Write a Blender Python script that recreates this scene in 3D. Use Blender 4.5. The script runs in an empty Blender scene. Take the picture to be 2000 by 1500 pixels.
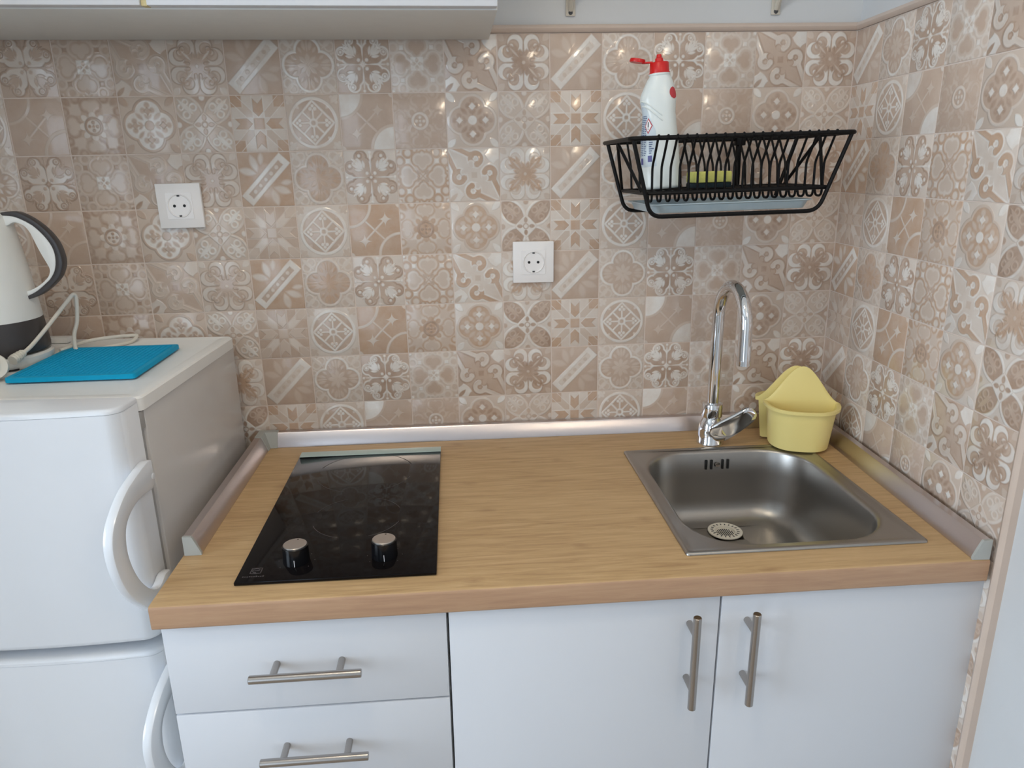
import bpy, bmesh, math, random
from mathutils import Vector, Matrix
random.seed(7)
sc = bpy.context.scene
COL = sc.collection

# ------------------------------------------------------------------ camera
Z0 = 1.671                                   # height of the top of the tiling
CAM = Vector((-0.79423, -1.47408, 1.42452))
ROWS = ((0.9966, -0.0813, -0.0131), (-0.0358, -0.2843, -0.9581), (0.0741, 0.9553, -0.2862))   # right, down, forward
FPX = 1410.76
right, down, fwd = (Vector(r).normalized() for r in ROWS)
cam = bpy.data.objects.new('camera', bpy.data.cameras.new('camera'))
COL.objects.link(cam)
mw = Matrix((right, -down, -fwd)).transposed().to_4x4()
mw.translation = CAM
cam.matrix_world = mw
cam.data.sensor_width = 36.0
cam.data.lens = FPX / 2000 * 36.0
cam.data.clip_start = 0.02
sc.camera = cam

def at(px, py, axis, value):
    """the point where a pixel's ray meets the plane axis = value"""
    d = right * ((px - 1000) / FPX) + down * ((py - 750) / FPX) + fwd
    return CAM + d * ((value - CAM[axis]) / d[axis])

# ------------------------------------------------------------------ light
sc.view_settings.view_transform = 'Standard'
sc.view_settings.look = 'None'
sc.view_settings.gamma = 1.0
sc.view_settings.use_curve_mapping = False
sc.view_settings.exposure = 0.16

world = bpy.data.worlds.new('sky')
sc.world = world
world.use_nodes = True
wb = world.node_tree.nodes['Background']
wb.inputs[0].default_value = (0.55, 0.68, 0.90, 1)
wb.inputs[1].default_value = 0.6

ROOM_X0, ROOM_Y0, ROOM_H = -3.3, -3.4, 2.62
WIN = (-2.80, -1.72, 0.35, 2.25)             # window in the wall behind the camera: x0, x1, z0, z1

def area(name, loc, sx, sz, power, color, rot):
    l = bpy.data.lights.new(name, 'AREA')
    l.shape = 'RECTANGLE'; l.size = sx; l.size_y = sz
    l.energy = power; l.color = color
    o = bpy.data.objects.new(name, l); COL.objects.link(o)
    o.location = loc; o.rotation_euler = rot
    return o
ADDED_WIN = (-2.50, -0.95, 0.75, 2.20)            # added unseen window in the left wall for side light: y0, y1, z0, z1
area('window_or_added_daylight', ((WIN[0] + WIN[1]) / 2, ROOM_Y0 - 0.14, (WIN[2] + WIN[3]) / 2), WIN[1] - WIN[0], WIN[3] - WIN[2],
     13, (0.71, 0.86, 1.0), (math.radians(90), 0, 0))
area('window_or_added_daylight', (ROOM_X0 - .14, (ADDED_WIN[0] + ADDED_WIN[1]) / 2, (ADDED_WIN[2] + ADDED_WIN[3]) / 2), ADDED_WIN[1] - ADDED_WIN[0], ADDED_WIN[3] - ADDED_WIN[2],
     66, (0.73, 0.865, 1.0), (math.radians(90), 0, math.radians(-90)))  # side light through the added left window

# ------------------------------------------------------------------ material helpers
def lin(c):
    return tuple(((v / 255) / 12.92 if v / 255 <= 0.04045 else ((v / 255 + 0.055) / 1.055) ** 2.4) for v in c) + (1,)

class T:
    """small helper to write node trees as expressions"""
    def __init__(s, tree): s.t = tree
    def put(s, sock, v):
        if v is None: return
        if isinstance(v, bpy.types.NodeSocket): s.t.links.new(v, sock)
        else: sock.default_value = v
    def m(s, op, a, b=None, c=None, clamp=False):
        n = s.t.nodes.new('ShaderNodeMath'); n.operation = op; n.use_clamp = clamp
        for i, v in enumerate((a, b, c)): s.put(n.inputs[i], v)
        return n.outputs[0]
    def v(s, op, a, b=None, scale=None):
        n = s.t.nodes.new('ShaderNodeVectorMath'); n.operation = op
        s.put(n.inputs[0], a); s.put(n.inputs[1], b)
        if scale is not None: s.put(n.inputs[3], scale)
        return n.outputs['Value'] if op in ('LENGTH', 'DISTANCE', 'DOT_PRODUCT') else n.outputs[0]
    def xy(s, x, y):
        n = s.t.nodes.new('ShaderNodeCombineXYZ'); s.put(n.inputs[0], x); s.put(n.inputs[1], y); return n.outputs[0]
    def sep(s, p):
        n = s.t.nodes.new('ShaderNodeSeparateXYZ'); s.put(n.inputs[0], p); return n.outputs[0], n.outputs[1], n.outputs[2]
    # distance shapes
    def circ(s, p, c, r): return s.m('SUBTRACT', s.v('DISTANCE', p, (c[0], c[1], 0)), r)
    def ring(s, p, c, r, w): return s.m('SUBTRACT', s.m('ABSOLUTE', s.circ(p, c, r)), w)
    def seg(s, p, a, b, r):
        ba = (b[0] - a[0], b[1] - a[1]); l2 = ba[0] ** 2 + ba[1] ** 2
        pa = s.v('SUBTRACT', p, (a[0], a[1], 0))
        h = s.m('ADD', s.v('DOT_PRODUCT', pa, (ba[0] / l2, ba[1] / l2, 0)), 0, clamp=True)
        return s.m('SUBTRACT', s.v('DISTANCE', pa, s.v('SCALE', (ba[0], ba[1], 0), scale=h)), r)
    def leaf(s, p, a, b, w):
        """pointed leaf from a to b, half width w"""
        mx, my = (a[0] + b[0]) / 2, (a[1] + b[1]) / 2
        dx, dy = (b[0] - a[0]) / 2, (b[1] - a[1]) / 2
        h = math.hypot(dx, dy); R = (h * h + w * w) / (2 * w); o = R - w
        nx, ny = -dy / h * o, dx / h * o
        return s.m('MAXIMUM', s.circ(p, (mx + nx, my + ny), R), s.circ(p, (mx - nx, my - ny), R))
    def un(s, *a):
        r = a[0]
        for x in a[1:]: r = s.m('MINIMUM', r, x)
        return r
    def it(s, *a):
        r = a[0]
        for x in a[1:]: r = s.m('MAXIMUM', r, x)
        return r
    def cut(s, a, b): return s.m('MAXIMUM', a, s.m('MULTIPLY', b, -1))
    def edge(s, d, w): return s.m('SUBTRACT', s.m('ABSOLUTE', d), w)
    def mask(s, d, w=0.045): return s.m('MULTIPLY_ADD', d, -1 / w, 0.5, clamp=True)
    def half(s, p, n, k): return s.m('SUBTRACT', s.v('DOT_PRODUCT', p, (n[0], n[1], 0)), k)

def new_mat(name):
    m = bpy.data.materials.new(name); m.use_nodes = True
    return m, T(m.node_tree), m.node_tree.nodes['Principled BSDF']

def coords(t, kind='Object'):
    return t.t.nodes.new('ShaderNodeTexCoord').outputs[kind]

def noise(t, vec, scale, detail=3, rough=0.5, dist=0.0):
    n = t.t.nodes.new('ShaderNodeTexNoise'); t.put(n.inputs['Vector'], vec)
    n.inputs['Scale'].default_value = scale; n.inputs['Detail'].default_value = detail
    n.inputs['Roughness'].default_value = rough; n.inputs['Distortion'].default_value = dist
    return n.outputs[0]

def mixc(t, fac, a, b, mode='MIX'):
    n = t.t.nodes.new('ShaderNodeMix'); n.data_type = 'RGBA'; n.blend_type = mode
    t.put(n.inputs[0], fac); t.put(n.inputs[6], a); t.put(n.inputs[7], b)
    return n.outputs[2]

def bump(t, h, strength, dist, bsdf):
    n = t.t.nodes.new('ShaderNodeBump'); n.inputs['Strength'].default_value = strength
    n.inputs['Distance'].default_value = dist
    t.put(n.inputs['Height'], h); t.put(bsdf.inputs['Normal'], n.outputs[0])

def plain(name, rgb, rough=0.4, metal=0.0, var=0.03, vscale=30, bmp=0.0, bscale=300, coat=0.0, spec=0.5):
    m, t, b = new_mat(name)
    co = coords(t); n = noise(t, co, vscale, 3)
    c = lin(rgb); lo = tuple(v * (1 - var) for v in c[:3]) + (1,); hi = tuple(min(1, v * (1 + var)) for v in c[:3]) + (1,)
    t.put(b.inputs['Base Color'], mixc(t, n, lo, hi))
    b.inputs['Roughness'].default_value = rough; b.inputs['Metallic'].default_value = metal
    b.inputs['Coat Weight'].default_value = coat; b.inputs['Coat Roughness'].default_value = 0.08
    b.inputs['Specular IOR Level'].default_value = spec
    if bmp: bump(t, noise(t, co, bscale, 2), bmp, 0.001, b)
    return m

def brushed(name, rgb, rough, stretch, aniso=0.5, scale=500):
    m, t, b = new_mat(name)
    n = noise(t, t.v('MULTIPLY', coords(t), stretch), scale, 3)
    c = lin(rgb)
    t.put(b.inputs['Base Color'], mixc(t, n, tuple(v * .88 for v in c[:3]) + (1,), c))
    t.put(b.inputs['Roughness'], t.m('MULTIPLY_ADD', n, 0.12, rough - 0.06))
    b.inputs['Metallic'].default_value = 1.0
    bump(t, n, 0.05, 0.0005, b)
    return m

M = {}
M['plaster'] = plain('white_plaster', (208, 209, 210), .8, var=.02, vscale=12, bmp=.25, bscale=90)
M['ceiling'] = plain('ceiling_paint', (235, 234, 230), .9, var=.01)
M['grout'] = plain('pale_grout', (216, 200, 188), .85, var=.08, vscale=60, bmp=.3, bscale=500)
M['edge_trim'] = plain('beige_ceramic_trim', (203, 184, 170), .35, var=.06, vscale=25)
M['cab_white'] = plain('white_melamine', (214, 216, 221), .42, var=.01, vscale=4, bmp=.03, bscale=900)
M['cab_body'] = plain('cabinet_carcass', (222, 222, 220), .5)
M['cab_under'] = plain('grey_white_carcass', (222, 222, 219), .55)
M['cab_edge'] = plain('yellowed_edge_band', (216, 200, 150), .5)
M['kick'] = plain('plinth', (150, 150, 152), .5)
M['steel'] = brushed('brushed_steel', (176, 170, 165), .24, (1, 30, 30))
M['steel_v'] = brushed('brushed_steel_vertical', (176, 170, 165), .24, (30, 30, 1))
M['alu'] = brushed('brushed_aluminium', (216, 208, 208), .30, (1, 40, 40))
M['alu_y'] = brushed('brushed_aluminium_side', (216, 208, 208), .30, (40, 1, 40))
M['sink'] = brushed('satin_stainless', (174, 170, 165), .34, (3, 30, 30), scale=250)
M['chrome'] = plain('chrome', (225, 226, 228), .05, metal=1.0, var=.0)
M['cap_grey'] = plain('grey_plastic', (172, 174, 170), .45)
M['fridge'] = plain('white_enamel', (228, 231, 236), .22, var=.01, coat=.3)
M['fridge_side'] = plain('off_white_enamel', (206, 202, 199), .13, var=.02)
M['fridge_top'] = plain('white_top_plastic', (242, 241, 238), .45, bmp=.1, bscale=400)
M['gasket'] = plain('grey_gasket', (170, 168, 166), .6)
M['shade_grey'] = plain('dark_gap', (70, 70, 72), .7)
M['kettle_white'] = plain('kettle_white_plastic', (232, 232, 228), .3, var=.01)
M['kettle_dark'] = plain('kettle_dark_plastic', (62, 58, 58), .35, bmp=.05)
M['cord'] = plain('white_cord', (226, 221, 210), .5)
M['pin'] = plain('plug_metal', (190, 185, 170), .25, metal=1.0)
M['blue'] = plain('blue_silicone', (0, 160, 204), .6, var=.04, vscale=60, spec=.25)
M['socket'] = plain('white_socket_plastic', (246, 242, 240), .25, var=.01)
M['black'] = plain('black_hole', (14, 14, 15), .6)
M['wire'] = plain('black_coated_wire', (12, 11, 12), .5, var=.1, spec=.2)
M['bottle'] = plain('white_bottle_plastic', (228, 233, 230), .28, var=.01)
M['label'] = plain('pale_label', (206, 217, 224), .35, var=.02)
M['ink'] = plain('blue_ink', (88, 104, 140), .5)
M['ink_dark'] = plain('black_ink', (30, 28, 32), .5)
M['ink_red'] = plain('red_ink', (196, 60, 66), .5)
M['label_white'] = plain('label_white', (240, 236, 236), .4)
M['ink_violet'] = plain('violet_ink', (92, 92, 150), .5)
M['red'] = plain('red_cap_plastic', (208, 26, 24), .35)
M['sponge'] = plain('yellow_sponge_foam', (214, 212, 118), .9, var=.14, vscale=120, bmp=.6, bscale=500)
M['scour'] = plain('dark_green_scourer', (24, 40, 46), .95, var=.3, vscale=200, bmp=.8, bscale=600)
M['yellow'] = plain('pale_yellow_plastic', (243, 224, 146), .4, var=.02)
M['strainer'] = plain('cream_strainer_plastic', (236, 230, 216), .45)
M['glass_black'] = plain('black_hob_glass', (14, 11, 12), .06, var=.1, vscale=6, spec=.2)
M['print'] = plain('grey_screen_print', (72, 66, 68), .4)
M['knob'] = plain('black_knob', (12, 12, 15), .22)
M['knob_cap'] = brushed('spun_steel_cap', (205, 200, 196), .3, (30, 1, 30))
M['hob_strip'] = plain('hob_rear_edge', (186, 204, 199), .3)
M['floor'] = plain('floor_laminate', (176, 160, 142), .5, var=.1, vscale=5)
M['bracket'] = plain('cream_bracket_paint', (206, 198, 184), .45)
M['window_white'] = plain('window_frame_white', (232, 232, 232), .4)
m, t, b = new_mat('lamp_bulb'); b.inputs['Emission Color'].default_value = (1, .80, .55, 1); b.inputs['Emission Strength'].default_value = 30; M['bulb'] = m
m, t, b = new_mat('translucent_tray')
b.inputs['Base Color'].default_value = lin((168, 184, 190)); b.inputs['Roughness'].default_value = .3
t.put(b.inputs['Base Color'], mixc(t, noise(t, coords(t), 40), lin((158, 174, 182)), lin((178, 192, 197)))); M['tray'] = m

# oak laminate worktop
m, t, b = new_mat('oak_laminate')
co = coords(t)
g1 = noise(t, t.v('MULTIPLY', co, (2.2, 34, 34)), 3.6, 6, .68, .6)
g2 = noise(t, t.v('MULTIPLY', co, (5, 160, 160)), 4.0, 4, .6)
g3 = noise(t, t.v('MULTIPLY', co, (1.2, 4.5, 4.5)), 2.2, 3, .5)
cr = t.t.nodes.new('ShaderNodeValToRGB'); t.put(cr.inputs[0], g1)
cr.color_ramp.elements[0].position = .30; cr.color_ramp.elements[0].color = lin((166, 132, 92))
cr.color_ramp.elements[1].position = .72; cr.color_ramp.elements[1].color = lin((217, 186, 141))
e = cr.color_ramp.elements.new(.52); e.color = lin((199, 165, 119))
c = mixc(t, t.m('MULTIPLY', g2, .38), cr.outputs[0], lin((166, 130, 92)))
c = mixc(t, t.m('MULTIPLY_ADD', g3, 1.2, -.42, clamp=True), c, lin((207, 174, 129)))
vo = t.t.nodes.new('ShaderNodeTexVoronoi'); vo.inputs['Scale'].default_value = 4.2; vo.voronoi_dimensions = '2D'
t.put(vo.inputs['Vector'], t.v('ADD', t.v('MULTIPLY', co, (1.0, 1.7, 1.7)), t.v('SCALE', noise(t, co, 9), scale=.06)))
kn = t.m('MULTIPLY_ADD', vo.outputs['Distance'], -11, 1.0, clamp=True)
c = mixc(t, t.m('MULTIPLY', t.m('MULTIPLY', kn, t.m('MULTIPLY_ADD', g2, 2.2, -.6, clamp=True)), .62), c, lin((124, 84, 54)))
t.put(b.inputs['Base Color'], c)
b.inputs['Roughness'].default_value = .42
bump(t, g2, .12, .0006, b)
M['oak'] = m
m2 = m.copy(); m2.name = 'oak_front_light_tint'     # rosier copy: the cooler light on the front edge, put into its colour
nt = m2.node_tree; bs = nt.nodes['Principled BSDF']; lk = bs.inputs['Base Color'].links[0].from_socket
tt = T(nt); tt.put(bs.inputs['Base Color'], mixc(tt, .52, lk, lin((166, 126, 112)), 'MIX')); M['oak_front'] = m2

# ------------------------------------------------------------------ tile patterns
PX, PZ = 0.100, 0.101                       # pitch of the tiling
def tile_group(name, fn):
    g = bpy.data.node_groups.new('tile_' + name, 'ShaderNodeTree')
    t = T(g)
    gi = g.nodes.new('NodeGroupInput'); go = g.nodes.new('NodeGroupOutput')
    g.interface.new_socket('p', in_out='INPUT', socket_type='NodeSocketVector')
    for k in ('m1', 'm2', 'm3', 'm4', 'h'): g.interface.new_socket(k, in_out='OUTPUT', socket_type='NodeSocketFloat')
    p = gi.outputs[0]
    q = t.v('ABSOLUTE', p)
    qx, qy, _ = t.sep(q)
    d = t.xy(t.m('MAXIMUM', qx, qy), t.m('MINIMUM', qx, qy))
    masks, h = fn(t, p, q, d)
    for i, mk in enumerate(masks): t.put(go.inputs[i], mk)
    t.put(go.inputs[4], h)
    return g
def add(t, *a):
    r = a[0]
    for x in a[1:]: r = t.m('ADD', r, x)
    return r
def diag(t, p):
    s = t.v('DOT_PRODUCT', p, (.7071, -.7071, 0)); u = t.v('DOT_PRODUCT', p, (.7071, .7071, 0))
    return s, u                              # s: towards bottom right, u: towards top right

def f_strip(t, p, q, d):
    s, u = diag(t, p)
    au = t.m('ABSOLUTE', u); as_ = t.m('ABSOLUTE', s)
    band = t.it(t.m('SUBTRACT', au, 1.1), t.m('SUBTRACT', as_, .27))
    inner = t.it(t.m('SUBTRACT', au, .88), t.m('SUBTRACT', as_, .12))
    wv = t.m('ABSOLUTE', t.m('SUBTRACT', t.m('FRACT', t.m('MULTIPLY_ADD', u, 3.2, .5)), .5))
    dots = t.it(t.m('SUBTRACT', t.v('LENGTH', t.xy(t.m('DIVIDE', wv, 3.2), s)), .075), inner)
    pp = t.xy(as_, u)
    lv = t.un(t.leaf(pp, (.42, .0), (.98, .28), .13), t.leaf(pp, (.42, -.1), (.95, -.42), .13), t.leaf(pp, (.5, .3), (.75, .62), .09))
    b, i, k, l = t.mask(band), t.mask(inner), t.mask(dots), t.mask(lv, .09)
    return (l, b, i, k), add(t, b, t.m('MULTIPLY', i, -.6), t.m('MULTIPLY', k, .5), t.m('MULTIPLY', l, .3))

def f_quatre(t, p, q, d):
    lobes = t.un(t.circ(d, (.46, 0), .45), t.circ(q, (.0, .0), .3))
    line = t.edge(lobes, .045)
    flower = t.un(t.leaf(d, (.02, 0), (.40, .0), .09), t.leaf(d, (0, 0), (.30, .30), .08))
    corner = t.un(t.ring(d, (.82, .62), .16, .035), t.leaf(d, (.55, .55), (.98, .98), .09), t.ring(d, (.95, .3), .1, .03))
    inn = t.un(t.leaf(d, (.5, .08), (.82, .16), .07), t.leaf(d, (.45, -.0), (.85, .0), .05), t.leaf(d, (.42, .2), (.6, .33), .05))
    a, l, f, c = t.mask(lobes), t.mask(line), t.mask(t.un(flower, inn), .06), t.mask(corner, .06)
    return (a, c, f, l), add(t, l, t.m('MULTIPLY', c, .5), t.m('MULTIPLY', f, .5))

def f_butterfly(t, p, q, d):
    # one wing per quadrant, mirrored on the diagonal: a drop from the centre that ends in two curls
    drop = t.leaf(d, (.04, .03), (.82, .40), .25)
    curl = t.circ(d, (.73, .36), .225)
    wing = t.un(drop, curl, t.circ(d, (.50, .40), .20))
    wing = t.cut(wing, t.circ(q, (.96, .96), .40))
    palm = t.un(t.leaf(q, (.28, .28), (.70, .70), .075), t.leaf(d, (.33, .29), (.72, .50), .065), t.leaf(d, (.33, .25), (.62, .29), .055), t.circ(d, (.79, .42), .055), t.circ(d, (.66, .52), .04))
    dots = t.un(t.circ(d, (.15, .15), .06), t.circ(q, (0, 0), .05), t.circ(d, (.92, .0), .05), t.leaf(d, (.2, 0), (.9, 0), .03))
    line = t.un(t.edge(wing, .034), t.edge(t.circ(d, (.79, .42), .10), .022))
    w, l, pm, dt = t.mask(wing), t.mask(line), t.mask(palm), t.mask(dots)
    return (w, l, pm, dt), add(t, l, pm, t.m('MULTIPLY', dt, .8), t.m('MULTIPLY', w, -.2))

def f_hearts(t, p, q, d):
    heart = t.un(t.circ(d, (.60, .13), .17), t.leaf(d, (.28, .0), (.72, 0), .15))
    hol = t.edge(t.un(t.circ(d, (.62, .15), .27), t.leaf(d, (.15, 0), (.95, .0), .25)), .04)
    corner = t.un(t.ring(d, (.86, .55), .17, .05), t.leaf(d, (.86, .86), (1.0, 1.0), .07), t.ring(d, (.97, .28), .10, .04))
    dx, dy, _ = t.sep(d)
    csq = t.m('SUBTRACT', dx, .23)
    cfl = t.leaf(d, (.04, 0), (.22, 0), .06)
    sq = t.un(t.m('SUBTRACT', t.m('MAXIMUM', t.m('ABSOLUTE', t.m('SUBTRACT', dx, .56)), t.m('ABSOLUTE', t.m('SUBTRACT', dy, .56))), .075), t.leaf(d, (.9, .9), (1.05, 1.05), .1))
    h, o, c, s = t.mask(heart, .06), t.mask(t.un(hol, corner), .06), t.mask(t.cut(csq, cfl)), t.mask(sq)
    return (h, o, c, s), add(t, t.m('MULTIPLY', o, .6), t.m('MULTIPLY', c, .3), s)

def f_swirl(t, p, q, d):
    s, u = diag(t, p)
    z = t.xy(t.m('ABSOLUTE', s), t.m('ABSOLUTE', u))
    head = t.cut(t.ring(z, (.38, .47), .205, .095), t.circ(z, (.36, .20), .16))
    tail = t.seg(z, (.56, .44), (1.40, .14), .09)
    bulb = t.circ(z, (.205, .36), .115)
    comma = t.un(head, tail, bulb, t.seg(z, (.52, .60), (.66, .42), .085))
    outl = t.edge(comma, .05)
    star = t.circ(t.xy(t.m('ABSOLUTE', s), t.m('ABSOLUTE', u)), (0, 1.414), .62)
    star = t.cut(star, t.circ(z, (.70, .90), .46))
    lf = t.it(t.leaf(q, (.68, .68), (1.02, 1.02), .08), t.m('ADD', u, .3))
    ctr = t.it(t.m('SUBTRACT', t.m('ABSOLUTE', t.v('DOT_PRODUCT', p, (1, 0, 0))), .11), t.m('SUBTRACT', t.m('ABSOLUTE', t.v('DOT_PRODUCT', p, (0, 1, 0))), .11))
    a, o, st, cn = t.mask(comma), t.mask(outl), t.mask(star), t.mask(t.un(ctr, lf))
    return (o, a, st, cn), add(t, a, t.m('MULTIPLY', o, .3), t.m('MULTIPLY', st, .8))

def f_fleur(t, p, q, d):
    hook = t.cut(t.circ(d, (.68, .31), .29), t.circ(d, (.585, .375), .215))
    stem = t.seg(d, (.30, .085), (.62, .075), .05)
    blob = t.circ(d, (.56, .46), .085)
    fl = t.un(hook, stem, blob)
    ctr = t.un(t.leaf(d, (.0, .0), (.66, .66), .15), t.leaf(d, (.0, .0), (.46, .13), .11), t.circ(q, (0, 0), .26), t.leaf(d, (.3, .2), (.66, .36), .07))
    dot = t.un(t.circ(q, (0, 0), .06), t.leaf(d, (.74, .74), (1.02, 1.02), .12), t.leaf(d, (.2, .2), (.5, .5), .035))
    out = t.edge(fl, .03)
    a, c, k, o = t.mask(fl), t.mask(ctr, .07), t.mask(dot), t.mask(out, .06)
    return (o, a, c, k), add(t, a, t.m('MULTIPLY', c, .5), t.m('MULTIPLY', k, .4))

def f_star(t, p, q, d):
    dx, dy, _ = t.sep(d)
    df = t.m('SUBTRACT', dx, dy)
    pet = t.it(t.m('SUBTRACT', .25, df), t.m('SUBTRACT', df, .70), t.m('SUBTRACT', dy, .19))
    cen = t.m('SUBTRACT', dx, .185)
    sq = t.m('SUBTRACT', .58, dy)
    dg = t.it(t.m('SUBTRACT', df, .19), t.m('SUBTRACT', .22, dy), t.m('SUBTRACT', dy, .56))
    ln = t.un(t.edge(t.m('SUBTRACT', dy, .205), .012), t.edge(t.m('SUBTRACT', df, .22), .012))
    a, c, k, l = t.mask(pet), t.mask(t.un(cen, sq)), t.mask(dg), t.mask(ln)
    return (k, a, c, l), add(t, a, t.m('MULTIPLY', c, .6), t.m('MULTIPLY', k, .3))

def f_circle(t, p, q, d):
    dx, dy, _ = t.sep(d)
    disc = t.circ(p, (0, 0), .90)
    rim = t.ring(p, (0, 0), .86, .055)
    dia = t.edge(t.m('MULTIPLY', t.m('SUBTRACT', t.m('ADD', dx, dy), .78), .7071), .04)
    spoke = t.un(t.seg(d, (.1, 0), (.45, 0), .03), t.seg(d, (.08, .08), (.39, .39), .035), t.circ(d, (.50, .085), .065), t.circ(d, (.60, 0), .06))
    hub = t.ring(p, (0, 0), .125, .045)
    ln = t.un(rim, dia, spoke, hub)
    corner = t.un(t.leaf(q, (.70, .70), (1.0, 1.0), .1), t.circ(d, (.9, .72), .06))
    side = t.leaf(d, (.46, .52), (.64, .62), .07)
    a, l, c, s = t.mask(disc), t.mask(ln), t.mask(corner), t.mask(side)
    return (a, c, s, l), add(t, l, t.m('MULTIPLY', c, .5), t.m('MULTIPLY', s, .4))

def f_arcs(t, p, q, d):
    c1, c2 = t.circ(p, (-1, 1), .86), t.circ(p, (1, -1), .86)
    fill = t.un(c1, c2)
    line = t.edge(fill, .05)
    s, u = diag(t, p)
    dl = t.it(t.m('SUBTRACT', t.m('ABSOLUTE', s), .5), t.edge(u, .03))
    du = t.it(t.m('SUBTRACT', t.m('ABSOLUTE', u), .5), t.edge(s, .03))
    w = t.xy(t.m('ABSOLUTE', t.m('SUBTRACT', t.m('ABSOLUTE', t.v('DOT_PRODUCT', p, (1, 0, 0))), .42)), t.m('ABSOLUTE', t.m('SUBTRACT', t.m('ABSOLUTE', t.v('DOT_PRODUCT', p, (0, 1, 0))), .42)))
    wx, wy, _ = t.sep(w)
    st = t.m('SUBTRACT', t.m('ADD', t.m('SQRT', wx), t.m('SQRT', wy)), .56)
    st = t.it(st, t.m('SUBTRACT', .35, t.m('ABSOLUTE', u)))
    cor = t.it(t.circ(q, (1, 1), .15), t.m('SUBTRACT', .5, t.m('ABSOLUTE', u)))
    a, l, k, c = t.mask(fill), t.mask(t.un(line, dl, du)), t.mask(st, .06), t.mask(cor)
    return (a, l, k, c), add(t, t.m('MULTIPLY', a, .5), t.m('MULTIPLY', l, .5), t.m('MULTIPLY', k, .5))

def f_octo(t, p, q, d):
    # a ring in an eight-pointed frame, hearts of curls around it
    heart = t.un(t.circ(d, (.74, .14), .15), t.leaf(d, (.42, 0), (.86, 0), .15))
    cor = t.un(t.circ(d, (.66, .50), .14), t.leaf(d, (.40, .40), (.78, .78), .17))
    pet = t.un(heart, cor)
    lines = t.un(t.edge(t.un(t.circ(d, (.72, .15), .22), t.leaf(d, (.36, 0), (.98, 0), .22)), .035), t.leaf(d, (.70, .70), (1.04, 1.04), .13), t.ring(d, (.95, .50), .13, .045))
    frame = t.un(t.circ(p, (0, 0), .36), t.leaf(d, (.25, 0), (.50, 0), .12), t.leaf(d, (.2, .2), (.38, .38), .1))
    rng = t.ring(p, (0, 0), .28, .045)
    dots = t.un(t.circ(d, (.14, 0), .055), t.circ(p, (0, 0), .045))
    a, l, f, r = t.mask(pet, .08), t.mask(lines, .08), t.mask(frame), t.mask(t.un(rng, dots))
    return (a, l, f, r), add(t, r, t.m('MULTIPLY', a, .4), t.m('MULTIPLY', f, .3))

def f_bigfoil(t, p, q, d):
    shape = t.un(t.circ(d, (.40, 0), .50), t.circ(p, (0, 0), .70))
    line = t.edge(shape, .045)
    dx, dy, _ = t.sep(d)
    dia = t.m('MULTIPLY', t.m('SUBTRACT', t.m('ADD', t.m('ABSOLUTE', t.m('SUBTRACT', dx, .50)), dy), .13), .7071)
    dot = t.circ(p, (0, 0), .165)
    fl = t.un(t.leaf(d, (.2, .2), (.44, .44), .07), t.circ(d, (.52, .16), .10), t.circ(d, (.70, .0), .10), t.leaf(d, (.22, .0), (.4, .13), .05), t.leaf(d, (.18, .0), (.44, .0), .05))
    leafs = t.leaf(q, (.66, .66), (1.0, 1.0), .12)
    a, f, l, w = t.mask(shape), t.mask(fl, .07), t.mask(line), t.mask(t.un(dia, dot, leafs))
    return (a, f, l, w), add(t, l, w, t.m('MULTIPLY', f, .3))

def f_diamond(t, p, q, d):
    dx, dy, _ = t.sep(d)
    leafs = t.leaf(q, (.06, .06), (1.0, 1.0), .40)
    line = t.edge(leafs, .045)
    dia = t.m('MULTIPLY', t.m('SUBTRACT', t.m('ADD', dx, dy), .46), .7071)
    flo = t.un(t.leaf(d, (.12, 0), (.36, 0), .075), t.ring(p, (0, 0), .10, .02))
    curl = t.un(t.leaf(q, (.36, .36), (.88, .88), .09), t.ring(d, (.62, .36), .12, .035), t.ring(d, (.80, .62), .09, .03), t.leaf(d, (.84, .0), (1.04, .0), .1))
    leafs = t.cut(leafs, dia); line = t.cut(line, dia)
    a, c, dm, f = t.mask(leafs), t.mask(curl, .055), t.mask(t.un(dia, line)), t.mask(flo)
    return (a, c, dm, f), add(t, t.m('MULTIPLY', c, .9), dm, t.m('MULTIPLY', f, -.7))

DK, BR, MD, LT, WH = (176, 149, 129), (194, 170, 152), (207, 189, 174), (219, 207, 196), (231, 225, 218)
TAN = (194, 163, 138)
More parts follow.
